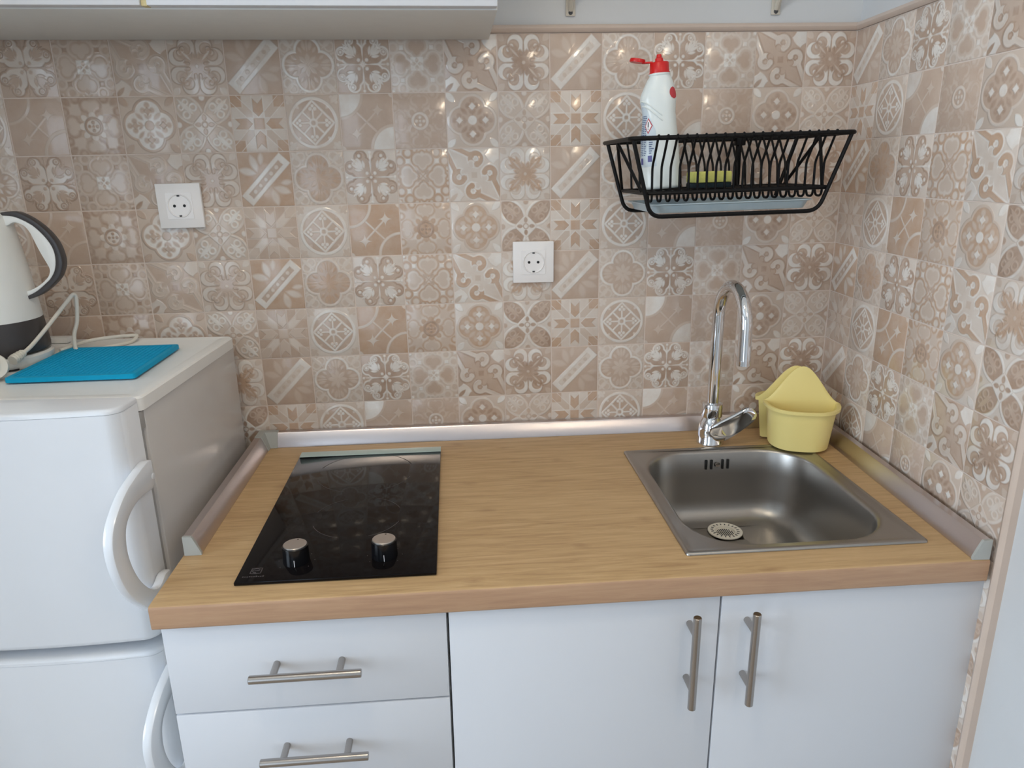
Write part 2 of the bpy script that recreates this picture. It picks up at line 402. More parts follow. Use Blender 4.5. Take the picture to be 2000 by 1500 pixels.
# background and the four layers, per motif and colourway
MOTIF = {
 'strip': (f_strip, {'A': (BR, MD, WH, LT, MD), 'B': (TAN, LT, WH, BR, LT), 'C': (BR, LT, WH, BR, LT)}),
 'quatre': (f_quatre, {'A': (MD, BR, LT, MD, WH), 'B': (MD, BR, LT, TAN, LT), 'C': (MD, BR, LT, LT, LT)}),
 'butterfly': (f_butterfly, {'A': (BR, DK, WH, WH, WH), 'B': (LT, BR, DK, WH, WH), 'C': (BR, LT, DK, BR, BR)}),
 'hearts': (f_hearts, {'A': (MD, BR, LT, WH, WH), 'B': (LT, MD, TAN, BR, WH), 'C': (BR, MD, MD, WH, DK)}),
 'swirl': (f_swirl, {'A': (BR, DK, LT, WH, DK), 'B': (LT, WH, TAN, WH, MD), 'C': (BR, MD, MD, LT, DK)}),
 'fleur': (f_fleur, {'A': (BR, DK, WH, DK, MD), 'B': (LT, MD, WH, TAN, MD), 'C': (MD, DK, LT, BR, LT)}),
 'star': (f_star, {'A': (LT, MD, TAN, TAN, WH), 'B': (BR, LT, MD, MD, LT), 'C': (BR, LT, MD, MD, LT)}),
 'circle': (f_circle, {'A': (MD, BR, LT, LT, WH), 'B': (LT, BR, MD, MD, WH), 'C': (MD, BR, LT, LT, LT)}),
 'arcs': (f_arcs, {'A': (BR, WH, MD, MD, LT), 'B': (TAN, TAN, LT, LT, LT), 'C': (BR, BR, MD, MD, MD)}),
 'octo': (f_octo, {'A': (MD, BR, BR, BR, LT), 'B': (LT, MD, TAN, TAN, DK), 'C': (BR, MD, DK, LT, DK)}),
 'bigfoil': (f_bigfoil, {'A': (MD, BR, DK, LT, WH), 'B': (LT, TAN, MD, MD, WH), 'C': (MD, WH, BR, BR, BR)}),
 'diamond': (f_diamond, {'A': (BR, MD, LT, LT, BR), 'B': (LT, DK, BR, WH, DK), 'C': (BR, MD, WH, LT, BR)}),
}
GROUPS = {k: tile_group(k, v[0]) for k, v in MOTIF.items()}
def tile_material(motif, var):
    m, t, b = new_mat('glazed_tile_%s_%s' % (motif, var))
    g = t.t.nodes.new('ShaderNodeGroup'); g.node_tree = GROUPS[motif]
    co = coords(t)
    x, y, z = t.sep(co)
    p = t.xy(t.m('MULTIPLY', x, 2 / PX), t.m('MULTIPLY', z, 2 / PZ))
    t.put(g.inputs[0], p)
    pal = MOTIF[motif][1][var]
    c = lin(pal[0])
    for i in range(4): c = mixc(t, g.outputs[i], c, lin(pal[i + 1]))
    oi = t.t.nodes.new('ShaderNodeObjectInfo')
    cl = noise(t, t.v('ADD', co, t.v('SCALE', (1, 1, 1), scale=t.m('MULTIPLY', oi.outputs['Random'], 9))), 34, 4, .6)
    c = mixc(t, t.m('MULTIPLY_ADD', cl, 1.5, -.55, clamp=True), c, lin((208, 189, 174)))
    t.put(b.inputs['Base Color'], c)
    b.inputs['Roughness'].default_value = .17
    b.inputs['Coat Weight'].default_value = .3; b.inputs['Coat Roughness'].default_value = .06
    wob = noise(t, co, 30, 2)
    bump(t, t.m('MULTIPLY_ADD', wob, .8, g.outputs['h']), .55 if var != 'C' else .8, .0011, b)
    return m

# ------------------------------------------------------------------ mesh helpers
class MB:
    """collects faces for one mesh"""
    def __init__(s): s.v = []; s.f = []; s.smooth = []
    def add(s, vs, fs, smooth=False):
        o = len(s.v); s.v += [Vector(v) for v in vs]
        s.f += [tuple(i + o for i in f) for f in fs]; s.smooth += [smooth] * len(fs); return s
    def from_bm(s, bm, smooth=False):
        bm.verts.ensure_lookup_table(); bm.verts.index_update()
        s.add([v.co.copy() for v in bm.verts], [[v.index for v in f.verts] for f in bm.faces], smooth); bm.free(); return s
    def box(s, a, b, bev=0.0, seg=2, rot=None):
        bm = bmesh.new(); bmesh.ops.create_cube(bm, size=1)
        a, b = Vector(a), Vector(b)
        for v in bm.verts: v.co = Vector(((a[i] + b[i]) / 2 + v.co[i] * abs(b[i] - a[i]) for i in range(3)))
        if bev: bmesh.ops.bevel(bm, geom=bm.edges[:], offset=bev, segments=seg, affect='EDGES', profile=.5)
        if rot is not None: bmesh.ops.transform(bm, matrix=rot, verts=bm.verts)
        return s.from_bm(bm, False)
    def prism(s, poly, fn0, fn1, bev=0.0, seg=2):
        """poly of 2D points; fn0 / fn1 map them to the two faces"""
        bm = bmesh.new()
        A = [bm.verts.new(fn0(*p)) for p in poly]; B = [bm.verts.new(fn1(*p)) for p in poly]
        n = len(poly)
        fa = bm.faces.new(A); fb = bm.faces.new(B[::-1])
        for i in range(n): bm.faces.new((A[(i + 1) % n], A[i], B[i], B[(i + 1) % n]))
        bmesh.ops.recalc_face_normals(bm, faces=bm.faces[:])
        if bev:
            ed = [e for e in bm.edges if (fa in e.link_faces or fb in e.link_faces)]
            bmesh.ops.bevel(bm, geom=ed, offset=bev, segments=seg, affect='EDGES', profile=.5)
        bmesh.ops.triangulate(bm, faces=[f for f in bm.faces if len(f.verts) > 4])
        return s.from_bm(bm, True)
    def loft(s, rings, cap0=True, cap1=True, smooth=True):
        n = len(rings[0]); vs = [p for r in rings for p in r]; fs = []
        for k in range(len(rings) - 1):
            for i in range(n):
                j = (i + 1) % n
                fs.append((k * n + i, k * n + j, (k + 1) * n + j, (k + 1) * n + i))
        if cap0: fs.append(tuple(range(n))[::-1])
        if cap1: fs.append(tuple((len(rings) - 1) * n + i for i in range(n)))
        return s.add(vs, fs, smooth)
    def lathe(s, c, prof, n=32, axis='z', cap0=True, cap1=True, smooth=True):
        rings = []
        for r, h in prof:
            ring = []
            for i in range(n):
                a = 2 * math.pi * i / n; ca, sa = r * math.cos(a), r * math.sin(a)
                off = {'z': (ca, sa, h), 'y': (ca, h, -sa), 'x': (h, ca, sa)}[axis]
                ring.append(Vector(c) + Vector(off))
            rings.append(ring)
        return s.loft(rings, cap0, cap1, smooth)
    def cyl(s, a, b, r, n=20, r2=None, bev=0.0):
        a, b = Vector(a), Vector(b); d = (b - a); L = d.length; d.normalize()
        u = d.orthogonal().normalized(); w = d.cross(u); r2 = r if r2 is None else r2
        prof = [(r, 0), (r2, L)] if not bev else [(r - bev, 0), (r, bev), (r2, L - bev), (r2 - bev, L)]
        rings = [[a + d * h + (u * math.cos(2 * math.pi * i / n) + w * math.sin(2 * math.pi * i / n)) * rr for i in range(n)] for rr, h in prof]
        return s.loft(rings)
    def tube(s, pts, r, n=8, closed=False, cap=True):
        pts = [Vector(p) for p in pts]; N = len(pts); rings = []; u = None
        for i in range(N):
            a = pts[i - 1] if (i > 0 or closed) else pts[i]; b = pts[(i + 1) % N] if (i < N - 1 or closed) else pts[i]
            d = (b - a).normalized()
            u = d.orthogonal().normalized() if u is None else (u - d * u.dot(d)).normalized()
            w = d.cross(u); rr = r[i] if isinstance(r, (list, tuple)) else r
            rings.append([pts[i] + (u * math.cos(2 * math.pi * k / n) + w * math.sin(2 * math.pi * k / n)) * rr for k in range(n)])
        if closed:
            # close by matching the nearest rotation
            best = min(range(n), key=lambda k: (rings[0][k] - rings[-1][0]).length)
            rings.append(rings[0][best:] + rings[0][:best])
            return s.loft(rings, False, False)
        return s.loft(rings, cap, cap)
    def build(s, name, mat, parent=None, origin=None, sharp=35, mods=()):
        """vertices are in the parent's frame; origin shifts a free-standing mesh to that spot"""
        o_ = Vector(origin) if origin is not None else Vector((0, 0, 0))
        me = bpy.data.meshes.new(name)
        me.from_pydata([v - o_ for v in s.v], [], s.f)
        bm = bmesh.new(); bm.from_mesh(me)
        bmesh.ops.recalc_face_normals(bm, faces=bm.faces[:]); bm.to_mesh(me); bm.free()
        for pol in me.polygons: pol.use_smooth = True
        me.set_sharp_from_angle(angle=math.radians(sharp))
        me.materials.append(M[mat] if isinstance(mat, str) else mat)
        o = bpy.data.objects.new(name, me); COL.objects.link(o)
        if parent is not None: o.parent = parent
        if origin is not None: o.location = o_
        return o

def fillet(pts, r, n=5, closed=False):
    """round the corners of a polyline"""
    pts = [Vector(p) for p in pts]; out = []; N = len(pts)
    for i in range(N):
        if not closed and i in (0, N - 1): out.append(pts[i]); continue
        a, b, c = pts[i - 1], pts[i], pts[(i + 1) % N]
        rr = min(r, (a - b).length * .48, (c - b).length * .48)
        p, q = b + (a - b).normalized() * rr, b + (c - b).normalized() * rr
        for k in range(n + 1):
            tt = k / n; out.append(p * (1 - tt) ** 2 + b * 2 * tt * (1 - tt) + q * tt ** 2)
    return out

def spline(pts, n=8, closed=False):
    """Catmull-Rom through the points"""
    pts = [Vector(p) for p in pts]; N = len(pts); out = []
    for i in range(N if closed else N - 1):
        g = lambda k: pts[k % N] if closed else pts[max(0, min(N - 1, k))]
        p0, p1, p2, p3 = g(i - 1), g(i), g(i + 1), g(i + 2)
        for k in range(n):
            x = k / n
            out.append(.5 * ((2 * p1) + (p2 - p0) * x + (2 * p0 - 5 * p1 + 4 * p2 - p3) * x * x + (3 * p1 - p0 - 3 * p2 + p3) * x ** 3))
    if not closed: out.append(pts[-1])
    return out

def rrect(cx, cy, hx, hy, r, z, n=8):
    out = []
    for k, (sx, sy) in enumerate(((1, 1), (-1, 1), (-1, -1), (1, -1))):
        for i in range(n + 1):
            a = math.pi / 2 * (k + i / n)
            out.append(Vector((cx + sx * (hx - r) + r * math.cos(a), cy + sy * (hy - r) + r * math.sin(a), z)))
    return out

def tag(o, label, cat, group=None):
    o['label'] = label; o['category'] = cat
    if group: o['group'] = group
    return o
def thing(name, label, cat, loc=(0, 0, 0), rot=(0, 0, 0), group=None):
    o = bpy.data.objects.new(name, None); COL.objects.link(o)
    o.location = loc; o.rotation_euler = rot; o.empty_display_size = .05
    return tag(o, label, cat, group)
class W(MB):
    """mesh given in world coordinates, put under an unrotated thing"""
    def build(s, name, mat, parent=None, origin=None, sharp=35, mods=()):
        if parent is not None:
            off = Vector(parent.location)
            if parent.parent: off = off + Vector(parent.parent.location)
            s.v = [v - off for v in s.v]
        return MB.build(s, name, mat, parent, origin, sharp)
def structure(o): o['kind'] = 'structure'; return o

# ------------------------------------------------------------------ the room
TILT, YAW = 0.0076, 0.0491                  # the tiling runs slightly out of level; the side wall is not quite square
WT = 0.8696                                 # top of the worktop
structure(MB().box((ROOM_X0 - .1, ROOM_Y0 - .1, -.1), (.6, .3, 0)).build('floor', 'floor'))
structure(MB().box((ROOM_X0 - .1, ROOM_Y0 - .1, ROOM_H), (.6, .3, ROOM_H + .1)).build('ceiling', 'ceiling'))
wl = MB(); x0, x1 = ROOM_X0 - .12, ROOM_X0
wl.box((x0, ROOM_Y0 - .1, 0), (x1, ADDED_WIN[0], ROOM_H)); wl.box((x0, ADDED_WIN[1], 0), (x1, .3, ROOM_H))
wl.box((x0, ADDED_WIN[0], 0), (x1, ADDED_WIN[1], ADDED_WIN[2])); wl.box((x0, ADDED_WIN[0], ADDED_WIN[3]), (x1, ADDED_WIN[1], ROOM_H))
structure(wl.build('wall_left', 'plaster'))
wf = MB(); xc = ROOM_X0 - .06
for y in (ADDED_WIN[0], (ADDED_WIN[0] + ADDED_WIN[1]) / 2 - .035, ADDED_WIN[1] - .07): wf.box((xc - .03, y, ADDED_WIN[2]), (xc + .03, y + .07, ADDED_WIN[3]), .005)
for z in (ADDED_WIN[2], ADDED_WIN[3] - .07): wf.box((xc - .03, ADDED_WIN[0], z), (xc + .03, ADDED_WIN[1], z + .07), .005)
structure(wf.build('added_window', 'window_white'))  # frame of the added side-light window
# wall behind the camera, with the window opening
wr = MB(); y0, y1 = ROOM_Y0 - .12, ROOM_Y0
wr.box((ROOM_X0, y0, 0), (WIN[0], y1, ROOM_H)); wr.box((WIN[1], y0, 0), (.6, y1, ROOM_H))
wr.box((WIN[0], y0, 0), (WIN[1], y1, WIN[2])); wr.box((WIN[0], y0, WIN[3]), (WIN[1], y1, ROOM_H))
structure(wr.build('wall_front', 'plaster'))
wf = MB(); yc = ROOM_Y0 - .06
for x in (WIN[0], (WIN[0] + WIN[1]) / 2 - .035, WIN[1] - .07): wf.box((x, yc - .03, WIN[2]), (x + .07, yc + .03, WIN[3]), .005)
for z in (WIN[2], WIN[3] - .07): wf.box((WIN[0], yc - .03, z), (WIN[1], yc + .03, z + .07), .005)
structure(wf.build('window_1', 'window_white'))

structure(MB().box((-1.92, -.72, 0), (-1.80, .02, ROOM_H)).build('wall_blocker', 'plaster'))     # added unseen wall beyond the fridge, keeps side light off the left tiles
# back wall: plaster, grout bed, single tiles
wall_back = MB().box((ROOM_X0 - .1 , .009, -Z0 - .05), (.02, .15, ROOM_H - Z0 + .05)).build('wall_back', 'plaster')
wall_back.location = (0, 0, Z0); wall_back.rotation_euler = (0, -TILT, 0)
structure(wall_back)
wall_right = MB().box((-.02, .009, -Z0 - .05), (3.5, .15, ROOM_H - Z0 + .05)).build('wall_right', 'plaster')
wall_right.matrix_world = Matrix.Translation((0, 0, Z0)) @ Matrix.Rotation(-TILT, 4, 'Y') @ Matrix.Rotation(-math.pi / 2 - YAW, 4, 'Z')
structure(wall_right)
MB().box((-1.8, .0007, -.815), (.0, .010, .0)).build('grout', 'grout', wall_back)
MB().box((.0, .0007, -1.30), (.60, .010, .0)).build('grout', 'grout', wall_right)

MB().box((-.0014, -.0012, -.815), (.003, .006, .0)).build('corner_joint', 'grout', wall_back)
TOPS = ['strip', 'quatre', 'butterfly', 'hearts', 'swirl', 'fleur']
LOWS = ['star', 'circle', 'arcs', 'octo', 'bigfoil', 'diamond']
TILE_MESH = {}
def tile_mesh(motif, var):
    k = (motif, var)
    if k not in TILE_MESH:
        bm = bmesh.new(); bmesh.ops.create_cube(bm, size=1)
        gx, gz = PX - .0020, PZ - .0020
        for v in bm.verts: v.co = Vector((v.co.x * gx, .004 + v.co.y * .008, v.co.z * gz))
        fe = [e for e in bm.edges if all(v.co.y < .001 for v in e.verts)]
        bmesh.ops.bevel(bm, geom=fe, offset=.0008, segments=2, affect='EDGES', profile=.5)
        me = bpy.data.meshes.new('tile'); bm.to_mesh(me); bm.free()
        for p in me.polygons: p.use_smooth = True
        me.set_sharp_from_angle(angle=math.radians(50))
        me.materials.append(tile_material(motif, var)); TILE_MESH[k] = me
    return TILE_MESH[k]
def put_tile(wall, ix, row, var):
    """ix counts to the right from the corner, row 0 is the top one"""
    motif = (TOPS if row % 2 == 0 else LOWS)[ix % 6]
    o = bpy.data.objects.new('tile', tile_mesh(motif, var)); COL.objects.link(o)
    o.parent = wall
    o.location = ((ix + .5) * PX, random.uniform(-.0003, .0003), -(row + .5) * PZ)
    o.rotation_euler = (random.uniform(-.003, .003), 0, random.uniform(-.003, .003))
for ix in range(-18, 0):
    for row in range(8 if ix >= -13 else 6):
        if ix >= -6: var = 'A'
        elif ix >= -12: var = 'AABBBBAA'[row]
        else: var = 'CCCCCCBB'[row]
        put_tile(wall_back, ix, row, var)
for ix in range(6):
    for row in range(8 if ix < 5 else 12):
        put_tile(wall_right, ix, row, 'AABBBBAABBBB'[row])

# rounded ceramic strips that finish the tiling
def pencil(name, wall, a, b):
    a, b = Vector(a), Vector(b); d = (b - a).normalized()
    up = Vector((0, 0, 1)) if abs(d.z) < .5 else Vector((1, 0, 0))
    prof = [(-.0068, .010), (-.0068, -.002), (-.004, -.0055), (0, -.0068), (.004, -.0055), (.0068, -.002), (.0068, .010)]
    rings = [[c + up * u + Vector((0, v, 0)) for u, v in prof] for c in (a, b)]
    o = MB().loft(rings).build(name, 'edge_trim', wall)
    return o
tr = pencil('edging', wall_back, (-1.8, 0, .0072), (-.002, 0, .0072))
tr = pencil('edging', wall_right, (.0, 0, .0072), (.6145, 0, .0072))
tr = pencil('edging', wall_right, (.6078, 0, -1.30), (.6078, 0, .0))

# ------------------------------------------------------------------ worktop with its sealing profiles
SX0, SX1, SY0, SY1 = -.452, -.103, -.534, -.143        # cut-out for the bowl
WX0, WY0 = -1.2175, -.600
def wallx(y): return -.0012 - YAW * abs(y)              # inner face of the side wall at depth y
bm = bmesh.new()
ys = [WY0, SY0, SY1, -.001]
def xs(y): return [WX0, SX0, SX1, wallx(y) - .001]
top = [[bm.verts.new((x, y, WT)) for x in xs(y)] for y in ys]
bot = [[bm.verts.new((x, y, WT - .0365)) for x in xs(y)] for y in ys]
for j in range(3):
    for i in range(3):
        if (i, j) == (1, 1): continue
        bm.faces.new((top[j][i], top[j][i + 1], top[j + 1][i + 1], top[j + 1][i]))
        bm.faces.new((bot[j][i], bot[j + 1][i], bot[j + 1][i + 1], bot[j][i + 1]))
def wallf(a, b, c, d): bm.faces.new((a, b, c, d))
for i in range(3):
    wallf(top[0][i], bot[0][i], bot[0][i + 1], top[0][i + 1]); wallf(top[3][i + 1], bot[3][i + 1], bot[3][i], top[3][i])
    wallf(top[i + 1][0], bot[i + 1][0], bot[i][0], top[i][0]); wallf(top[i][3], bot[i][3], bot[i + 1][3], top[i + 1][3])
wallf(top[1][1], top[1][2], bot[1][2], bot[1][1]); wallf(top[2][2], top[2][1], bot[2][1], bot[2][2])
wallf(top[2][1], top[1][1], bot[1][1], bot[2][1]); wallf(top[1][2], top[2][2], bot[2][2], bot[1][2])
bmesh.ops.recalc_face_normals(bm, faces=bm.faces[:])
fe = [e for e in bm.edges if all(abs(v.co.y - WY0) < 1e-5 for v in e.verts) and abs(e.verts[0].co.z - e.verts[1].co.z) < 1e-5]
bmesh.ops.bevel(bm, geom=fe, offset=.0045, segments=4, affect='EDGES', profile=.5)
wk = MB().from_bm(bm)
worktop = tag(wk.build('worktop', 'oak', origin=((WX0) / 2, -.3, WT)), 'oak-look worktop with a rounded front edge over the white cabinets', 'worktop')
worktop.data.materials.append(M['oak_front'])
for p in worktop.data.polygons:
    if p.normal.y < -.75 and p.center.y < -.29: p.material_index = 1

# sealing profile: flat top, sloping face
PROF = [(0, 0), (.024, 0), (.0235, .003), (.0135, .027), (.0115, .0295), (0, .0300)]
def profile_run(a, b, inward, mat, name, parent, prof=PROF, grow=0.0):
    a, b, n = Vector(a), Vector(b), Vector(inward).normalized()
    rings = [[c + n * (u + (grow if u > 0 else 0)) + Vector((0, 0, v + (grow if v > 0 else 0))) for u, v in prof] for c in (a, b)]
    return W().loft(rings, smooth=False).build(name, mat, parent, sharp=20)
z = WT + .0003
YB = -.0035
rx = lambda y: wallx(y) - .0022
t1 = thing('sealing_profile', 'brushed aluminium sealing profile along the back of the worktop', 'worktop trim', (-.6, YB, z))
profile_run((-1.180, YB, z), (-.0265, YB, z), (0, -1, 0), 'alu', 'profile', t1)
t2 = thing('sealing_profile', 'brushed aluminium sealing profile beside the fridge at the left worktop end', 'worktop trim', (WX0 + .002, -.25, z))
profile_run((WX0 + .002, -.4600, z), (WX0 + .002, -.036, z), (1, 0, 0), 'alu_y', 'profile', t2)
profile_run((WX0 + .002, -.4655, z), (WX0 + .002, -.4605, z), (1, 0, 0), 'cap_grey', 'end_cap', t2, grow=.0012)
# grey corner piece: two runs joined over the mitre
ring = lambda x, y, dx, dy: [Vector((x + dx * u, y + dy * u, z + v)) for u, v in [(0, 0), (.0255, 0), (.0250, .003), (.0150, .0285), (.0130, .0313), (0, .0318)]]
cx, cy = WX0 + .002, YB
cn = W().loft([ring(cx, cy - .0400, 1, 0), ring(cx, cy - .0290, 1, 0), ring(cx + .0005, cy - .0005, 1, -1), ring(cx + .0290, cy, 0, -1), ring(cx + .0400, cy, 0, -1)], smooth=False)
cn.build('corner_piece', 'cap_grey', t1, sharp=20)
t3 = thing('sealing_profile', 'brushed aluminium sealing profile along the right tiled wall beside the sink', 'worktop trim', (-.02, -.3, z))
nrm = (-1, YAW, 0)
profile_run((rx(.594), -.594, z), (rx(.003), -.003, z), nrm, 'alu_y', 'profile', t3)
profile_run((rx(.599), -.599, z), (rx(.5945), -.5945, z), nrm, 'cap_grey', 'end_cap', t3, grow=.0012)

# ------------------------------------------------------------------ base cabinets
ZC0, ZC1 = .10, WT - .038
FY = -.567                                   # carcass front; doors stand proud of it
def bar_handle(parent, a, b, mat):
    """bar with two posts; a, b are its ends in the world, out towards -y"""
    a, b = Vector(a), Vector(b); d = (b - a).normalized()
    m = W().cyl(a, b, .0060, 20, bev=.0008)
    for k in (.019, (b - a).length - .019 - 0.0):
        p = a + d * (k + (.012 if k < .05 else -.012)); m.cyl(p, (p.x, FY - .0175, p.z), .0050, 16)
    return m.build('handle', mat, parent)
def carcass(m, x0, x1):
    th = .018
    m.box((x0, FY, ZC0), (x0 + th, -.05, ZC1)); m.box((x1 - th, FY, ZC0), (x1, -.05, ZC1))
    m.box((x0 + th, FY, ZC0), (x1 - th, -.05, ZC0 + th)); m.box((x0 + th, -.058, ZC0 + th), (x1 - th, -.05, ZC1))
    m.box((x0 + th, FY, ZC1 - .03), (x1 - th, FY + .03, ZC1 - .012))
    return m
CA, CB, CC, CD = -1.2135, -.8215, -.4245, -.0365
dc = thing('drawer_cabinet', 'white three-drawer base cabinet below the hob, next to the fridge', 'cabinet', (CA + .2, -.3, 0))
carcass(W(), CA, CB).build('carcass', 'cab_body', dc)
W().box((CA, FY + .05, 0), (CB, FY + .068, ZC0 - .002)).build('plinth', 'kick', dc)
HY = FY - .0505
h1a, h1b, h2a, h2b = at(486, 1331, 1, HY), at(706, 1312, 1, HY), at(508, 1491, 1, HY), at(720, 1477, 1, HY)
HX_A, HX_B = (h1a.x + h2a.x) / 2, (h1b.x + h2b.x) / 2
for z0, z1, hz in ((.6848, .8265, (h1a.z + h1b.z) / 2), (.5420, .6815, (h2a.z + h2b.z) / 2), (.1030, .5388, .40)):
    o = W().box((CA + .001, FY - .0185, z0), (CB - .0015, FY - .0005, z1), .0012).build('drawer_front', 'cab_white', dc)
    bar_handle(o, (HX_A, HY, hz), (HX_B, HY, hz), 'steel')
kc = thing('sink_cabinet', 'white two-door base cabinet below the sink', 'cabinet', ((CB + CD) / 2, -.3, 0))
carcass(W(), CB + .001, CD).build('carcass', 'cab_body', kc)
W().box((CB, FY + .05, 0), (CD, FY + .068, ZC0 - .002)).build('plinth', 'kick', kc)
for x0, x1, hx in ((CB + .002, CC - .0015, -.4700), (CC + .0015, CD + .0175, -.3835)):
    o = W().box((x0, FY - .0185, .103), (x1, FY - .0005, .8265), .0012).build('door', 'cab_white', kc)
    bar_handle(o, (hx, FY - .0505, .6600), (hx, FY - .0505, .8150), 'steel_v')

# ------------------------------------------------------------------ hob
HX0, HX1, HY0, HY1 = -1.1165, -.8345, -.5600, -.0760
hob = thing('hob', 'black glass ceramic hob with two front knobs set into the worktop', 'hob', ((HX0 + HX1) / 2, (HY0 + HY1) / 2, WT))
zg = WT + .0062
W().box((HX0, HY0, WT + .0012), (HX1, HY1 - .0005, zg), .0012).build('glass', 'glass_black', hob)
W().box((HX0 + .006, HY0 + .006, WT + .0001), (HX1 - .006, HY1 - .006, WT + .0014)).build('seal', 'knob', hob)
W().box((HX0 + .0005, HY1 - .026, zg), (HX1, HY1, zg + .0011), .0004).build('rear_strip', 'hob_strip', hob)
def flat_ring(x, y, z, r, w, n=64, a0=0, a1=2 * math.pi):
    m = W(); vs = []; fs = []
    for i in range(n + 1):
        a = a0 + (a1 - a0) * i / n
        for rr in (r - w / 2, r + w / 2): vs.append((x + rr * math.cos(a), y + rr * math.sin(a), z))
    fs = [(2 * i, 2 * i + 1, 2 * i + 3, 2 * i + 2) for i in range(n)]
    return m.add(vs, fs)
for cx, cy, r, gaps in ((-.968, -.375, .0725, 1), (-.975, -.190, .0900, 1)):
    for k in range(4):
        flat_ring(cx, cy, zg + .00015, r, .0009, 16, math.pi / 2 * k + .35, math.pi / 2 * k + 1.25).build('zone_mark', 'print', hob)
for kx, ky in ((-1.040, -.5085), (-.9120, -.5060)):
    kb = W().lathe((kx, ky, zg), [(.0190, 0), (.0192, .002), (.0184, .026), (.0176, .0268)], 40).build('knob', 'knob', hob)
    W().lathe((kx, ky, zg + .0266), [(.0168, 0), (.0168, .0012), (.0160, .0018)], 40).build('knob_cap', 'knob_cap', kb)
    W().cyl((kx + .002, ky + .0125, zg + .0282), (kx + .002, ky + .0125, zg + .0287), .0013, 10).build('pointer_dot', 'black', kb)
    W().box((kx + .0005, ky - .0196, zg + .001), (kx + .0012, ky - .0180, zg + .011)).build('pointer_line', 'label_white', kb)
    m = W()
    for k in range(7):
        a = math.radians(-40 + k * 43); q = W().lathe((kx + .026 * math.cos(a), ky + .026 * math.sin(a), zg + .0001), [(.0008, 0), (.0007, .0001)], 8); m.add(q.v, q.f)
    m.build('dial_marks', 'print', hob)
# maker's emblem: a square with a folded corner swirl, and a line of fine print
ex, ey = -1.1005, -.5385
m = W()
for a, b in (((0, 0), (.016, .0016)), ((0, .0144), (.016, .016)), ((0, 0), (.0016, .016)), ((.0144, .0), (.016, .016))): m.box((ex + a[0], ey + a[1], zg), (ex + b[0], ey + b[1], zg + .0001))
pts = [(ex + .008 + .0052 * math.cos(a) * (1 if a < 4 else .9), ey + .008 + .0052 * math.sin(a), zg + .0001) for a in [math.radians(d) for d in range(40, 300, 20)]]
m.tube(pts, .0007, 4); m.tube([(ex + .004, ey + .0075, zg + .0001), (ex + .0125, ey + .0085, zg + .0001), (ex + .0125, ey + .012, zg + .0001)], .0007, 4)
m.build('emblem', 'print', hob)
m = W()
for k in range(10): m.box((ex - .008 + k * .0031, ey - .0085, zg), (ex - .008 + k * .0031 + .0021, ey - .0055 - (.0008 if k % 3 else 0), zg + .0001))
m.build('maker_name', 'print', hob)

# ------------------------------------------------------------------ sink
sink = thing('kitchen_sink', 'square brushed steel inset sink with one bowl in the worktop', 'sink', (-.277, -.338, WT))
OX0, OX1, OY0, OY1 = -.466, -.0885, -.5445, -.133
ocx, ocy, ohx, ohy = (OX0 + OX1) / 2, (OY0 + OY1) / 2, (OX1 - OX0) / 2, (OY1 - OY0) / 2
bcx, bcy, bhx, bhy = -.2770, -.3350, .1630, .1870
zt = WT + .0005
D = .143
rings = []
for dx, zz, rr in ((0, 0, .006), (.0004, .0028, .006), (.003, .0042, .006), (.008, .0040, .008), (.011, .0026, .010)):
    rings.append(rrect(ocx, ocy, ohx - dx, ohy - dx, rr, zt + zz))
rings.append(rrect(bcx, bcy, bhx + .006, bhy + .006, .098, zt + .0018))
for dx, zz, rr in ((.002, .0012, .096), (-.001, -.001, .094), (-.003, -.005, .092), (-.007, -.05, .085), (-.013, -.100, .078), (-.018, -.120, .074), (-.027, -.134, .066), (-.040, -.1405, .055), (-.055, -.1425, .045)):
    rings.append(rrect(bcx, bcy, bhx + dx, bhy + dx, rr, zt + zz))
dcx, dcy = -.277, -.222
def dr(r, zz):
    out = []
    for p in rings[0]:
        a = math.atan2(p.y - ocy, p.x - ocx); out.append(Vector((dcx + r * math.cos(a), dcy + r * math.sin(a), zz)))
    return out
rings += [dr(.044, zt - .1432), dr(.041, zt - .1445), dr(.0395, zt - .146), dr(.034, zt - .1465), dr(.031, zt - .150), dr(.030, zt - .165)]
W().loft(rings, False, True).build('bowl', 'sink', sink, sharp=60)
# overflow slots in the back wall of the bowl
ybk = lambda zz: bcy + bhy - .0045
m = W()
for k in (-.0225, -.0115, .0115, .0225):
    y = -.1555
    m.box((dcx + k - .0022, y - .0009, WT - .036), (dcx + k + .0022, y + .0040, WT - .016), .0006)
m.build('overflow_slots', 'black', sink)
W().lathe((dcx, -.1565, WT - .026), [(.0055, 0), (.0045, -.0018), (.0015, -.0022)], 16, axis='y').build('overflow_screw', 'steel', sink)

# loose plastic strainer in the drain
st = thing('sink_strainer', 'round cream plastic strainer lying in the sink drain', 'strainer', (dcx, dcy, zt - .1425))
W().lathe((dcx, dcy, zt - .1420), [(.0335, .0), (.0335, .0022), (.0320, .0030), (.0195, .0012), (.0185, -.003), (.001, -.0035)], 40, cap0=False).build('basket', 'strainer', st)
m = W()
for k in range(20):
    a = 2 * math.pi * k / 20; c, s_ = math.cos(a), math.sin(a)
    m.box((-.0035, -.0009, 0), (.0035, .0009, .0006), rot=Matrix.Translation((dcx + .0265 * c, dcy + .0265 * s_, zt - .13985)) @ Matrix.Rotation(a, 4, 'Z') @ Matrix.Rotation(.14, 4, 'Y'))
for k in range(-4, 5):
    L = math.sqrt(.0165 ** 2 - (k * .0038) ** 2) if abs(k) * .0038 < .0165 else .003
    m.box((dcx + k * .0038 - .0009, dcy - L, zt - .1454), (dcx + k * .0038 + .0009, dcy + L, zt - .1444))
